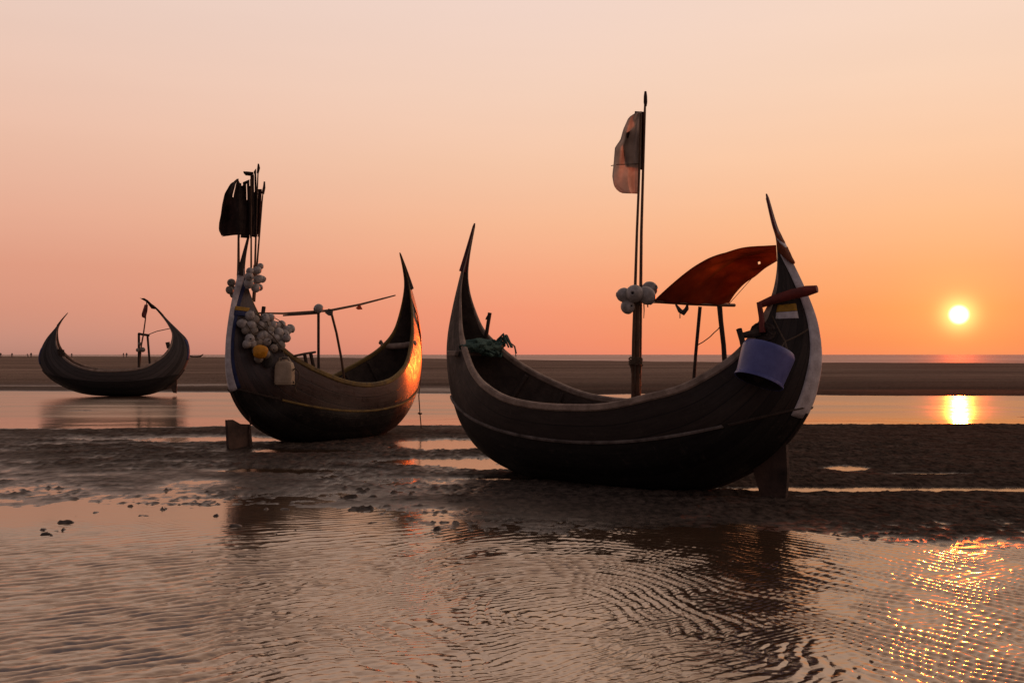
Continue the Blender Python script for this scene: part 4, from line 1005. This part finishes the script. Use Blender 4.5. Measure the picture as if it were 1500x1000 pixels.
child(cloth([(206, 437), (210, 438), (216, 444), (222, 452)], [(211, 436.5), (217, 440), (224, 447), (230, 453)], Y3 + .02, n=8, m_=6, amp=.1), 'flag', M['black_cloth'], f5, thick=.01)
for x, y, s in ((205, 503.5, .8), (209, 512, 1.2), (202, 512.5, .9)):
    add_float(b3.w(b3.on(x, y, -.08)), 'tiny dark float tied on the frame of the distant boat', 'floats on the distant boat frame', s, True)
bt(MB().tube([b3.on(247, 510, -.3), b3.on(245.5, 501, -.3)], [.07, .09], 7), 'mooring_peg', M['dark_wood'], b3)
bt(MB().tube([b3.on(90, 522, -.4), b3.on(92, 512, -.4)], .07, 7).tube([b3.on(87, 520, -.35), b3.on(86, 511, -.35)], .06, 7).tube([b3.on(94, 524, -.4), b3.on(94, 517, -.4)], .05, 7), 'mooring_peg', M['dark_wood'], b3)
thing(MB().tube([b3.w(b3.on(x, y, -.05)) for x, y in ((217, 490), (230, 485), (249, 481))], .018, 5), 'stay_line', M['rope'], 'thin stay line from the small frame to the distant boat horn', 'rope')

# ------------------------------------------------------------------ people and a far craft on the horizon
def person(px, Y, h, pose, label, turn):
    x = at(px, 520, Y).x; z0 = gz(x, Y) - .01; k = h / 1.7
    sw = {'stand': .0, 'walk': .22, 'stoop': .05}[pose]; ln = .30 if pose == 'stoop' else .03
    J = [(0, 0, .93), (0, ln * .3, 1.15), (0, ln, 1.40), (0, ln * 1.25, 1.52), (0, ln * 1.35, 1.60), (0, ln * 1.4, 1.69)]
    E = [(0, 1), (1, 2), (2, 3), (3, 4), (4, 5)]; Rd = [.15, .14, .155, .06, .095, .07]
    for s_ in (-1, 1):
        n = len(J); st = sw * s_
        J += [(s_ * .10, 0, .86), (s_ * .11, st * .55, .48), (s_ * .11, st * 1.0 - (.08 if st < 0 else 0), .07), (s_ * .115, st + .12, .035)]
        E += [(0, n), (n, n + 1), (n + 1, n + 2), (n + 2, n + 3)]; Rd += [.10, .072, .05, .04]
        n = len(J)
        J += [(s_ * .20, ln, 1.38), (s_ * .25, ln - st * .4 + .02, 1.12), (s_ * .26, ln - st * .9 + .10, .88), (s_ * .26, ln - st + .12, .79)]
        E += [(2, n), (n, n + 1), (n + 1, n + 2), (n + 2, n + 3)]; Rd += [.065, .048, .036, .038]
    c, s2 = math.cos(turn), math.sin(turn)
    me = bpy.data.meshes.new('person'); me.from_pydata([((a * c - b * s2) * k, (a * s2 + b * c) * k, z * k) for a, b, z in J], E, [])
    o = bpy.data.objects.new('person', me); col.objects.link(o); o.location = (x, Y, z0); me.materials.append(M['clothes'])
    sk = o.modifiers.new('body', 'SKIN'); sv = me.skin_vertices[0].data
    for i, r_ in enumerate(Rd): sv[i].radius = (r_ * k, r_ * k)
    sv[0].use_root = True; sk.use_smooth_shade = True
    sb = o.modifiers.new('smooth', 'SUBSURF'); sb.levels = 1; sb.render_levels = 1
    tag(o, label, 'person', 'people walking far out on the sand')
for a in ((1, 330, 1.72, 'walk', 'person far out on the sand at the very left edge', .4), (17.5, 350, 1.70, 'stand', 'person far off, alone between left edge and distant boat', 0),
          (41, 330, 1.45, 'stoop', 'stooping person in the far pair left of the distant boat', 1.2), (45.5, 330, 1.78, 'stand', 'upright person in the far pair left of the distant boat', .3),
          (105, 360, 1.62, 'stand', 'person seen above the low side of the distant boat', .2), (181, 330, 1.7, 'walk', 'walking person, left one of the pair behind the distant boat frame', 1.4),
          (185.5, 332, 1.75, 'stand', 'standing person, right one of the pair behind the distant boat frame', .6)):
    person(*a)
def far_boat():
    Y = 380; c = at(287, 521.5, Y); z = gz(c.x, Y)
    A = [(-2.6, .75, -2.55, .8, .03), (-2.2, .25, -1.9, .62, .4), (-1, .0, -1, .55, .6), (1, .0, 1, .6, .6), (2.1, .3, 1.9, .8, .4), (2.9, 1.3, 2.8, 1.35, .04)]
    A = crom(A, 20); rows = []
    for r in A:
        row = []
        for sd in (-1, 1):
            for v in ([1, .7, .35, 0] if sd < 0 else [.35, .7, 1]):
                row.append(Vector((c.x + r[0] * (1 - v) + r[2] * v, Y + sd * r[4] * math.sin(v * math.pi / 2), z - .05 + r[1] * (1 - v) + r[3] * v)))
        rows.append(row)
    thing(MB().grid(rows), 'rowing_boat', M['dark_wood'], 'tiny dark boat far away on the horizon right of the distant boat', 'boat', thick=.05)
far_boat()
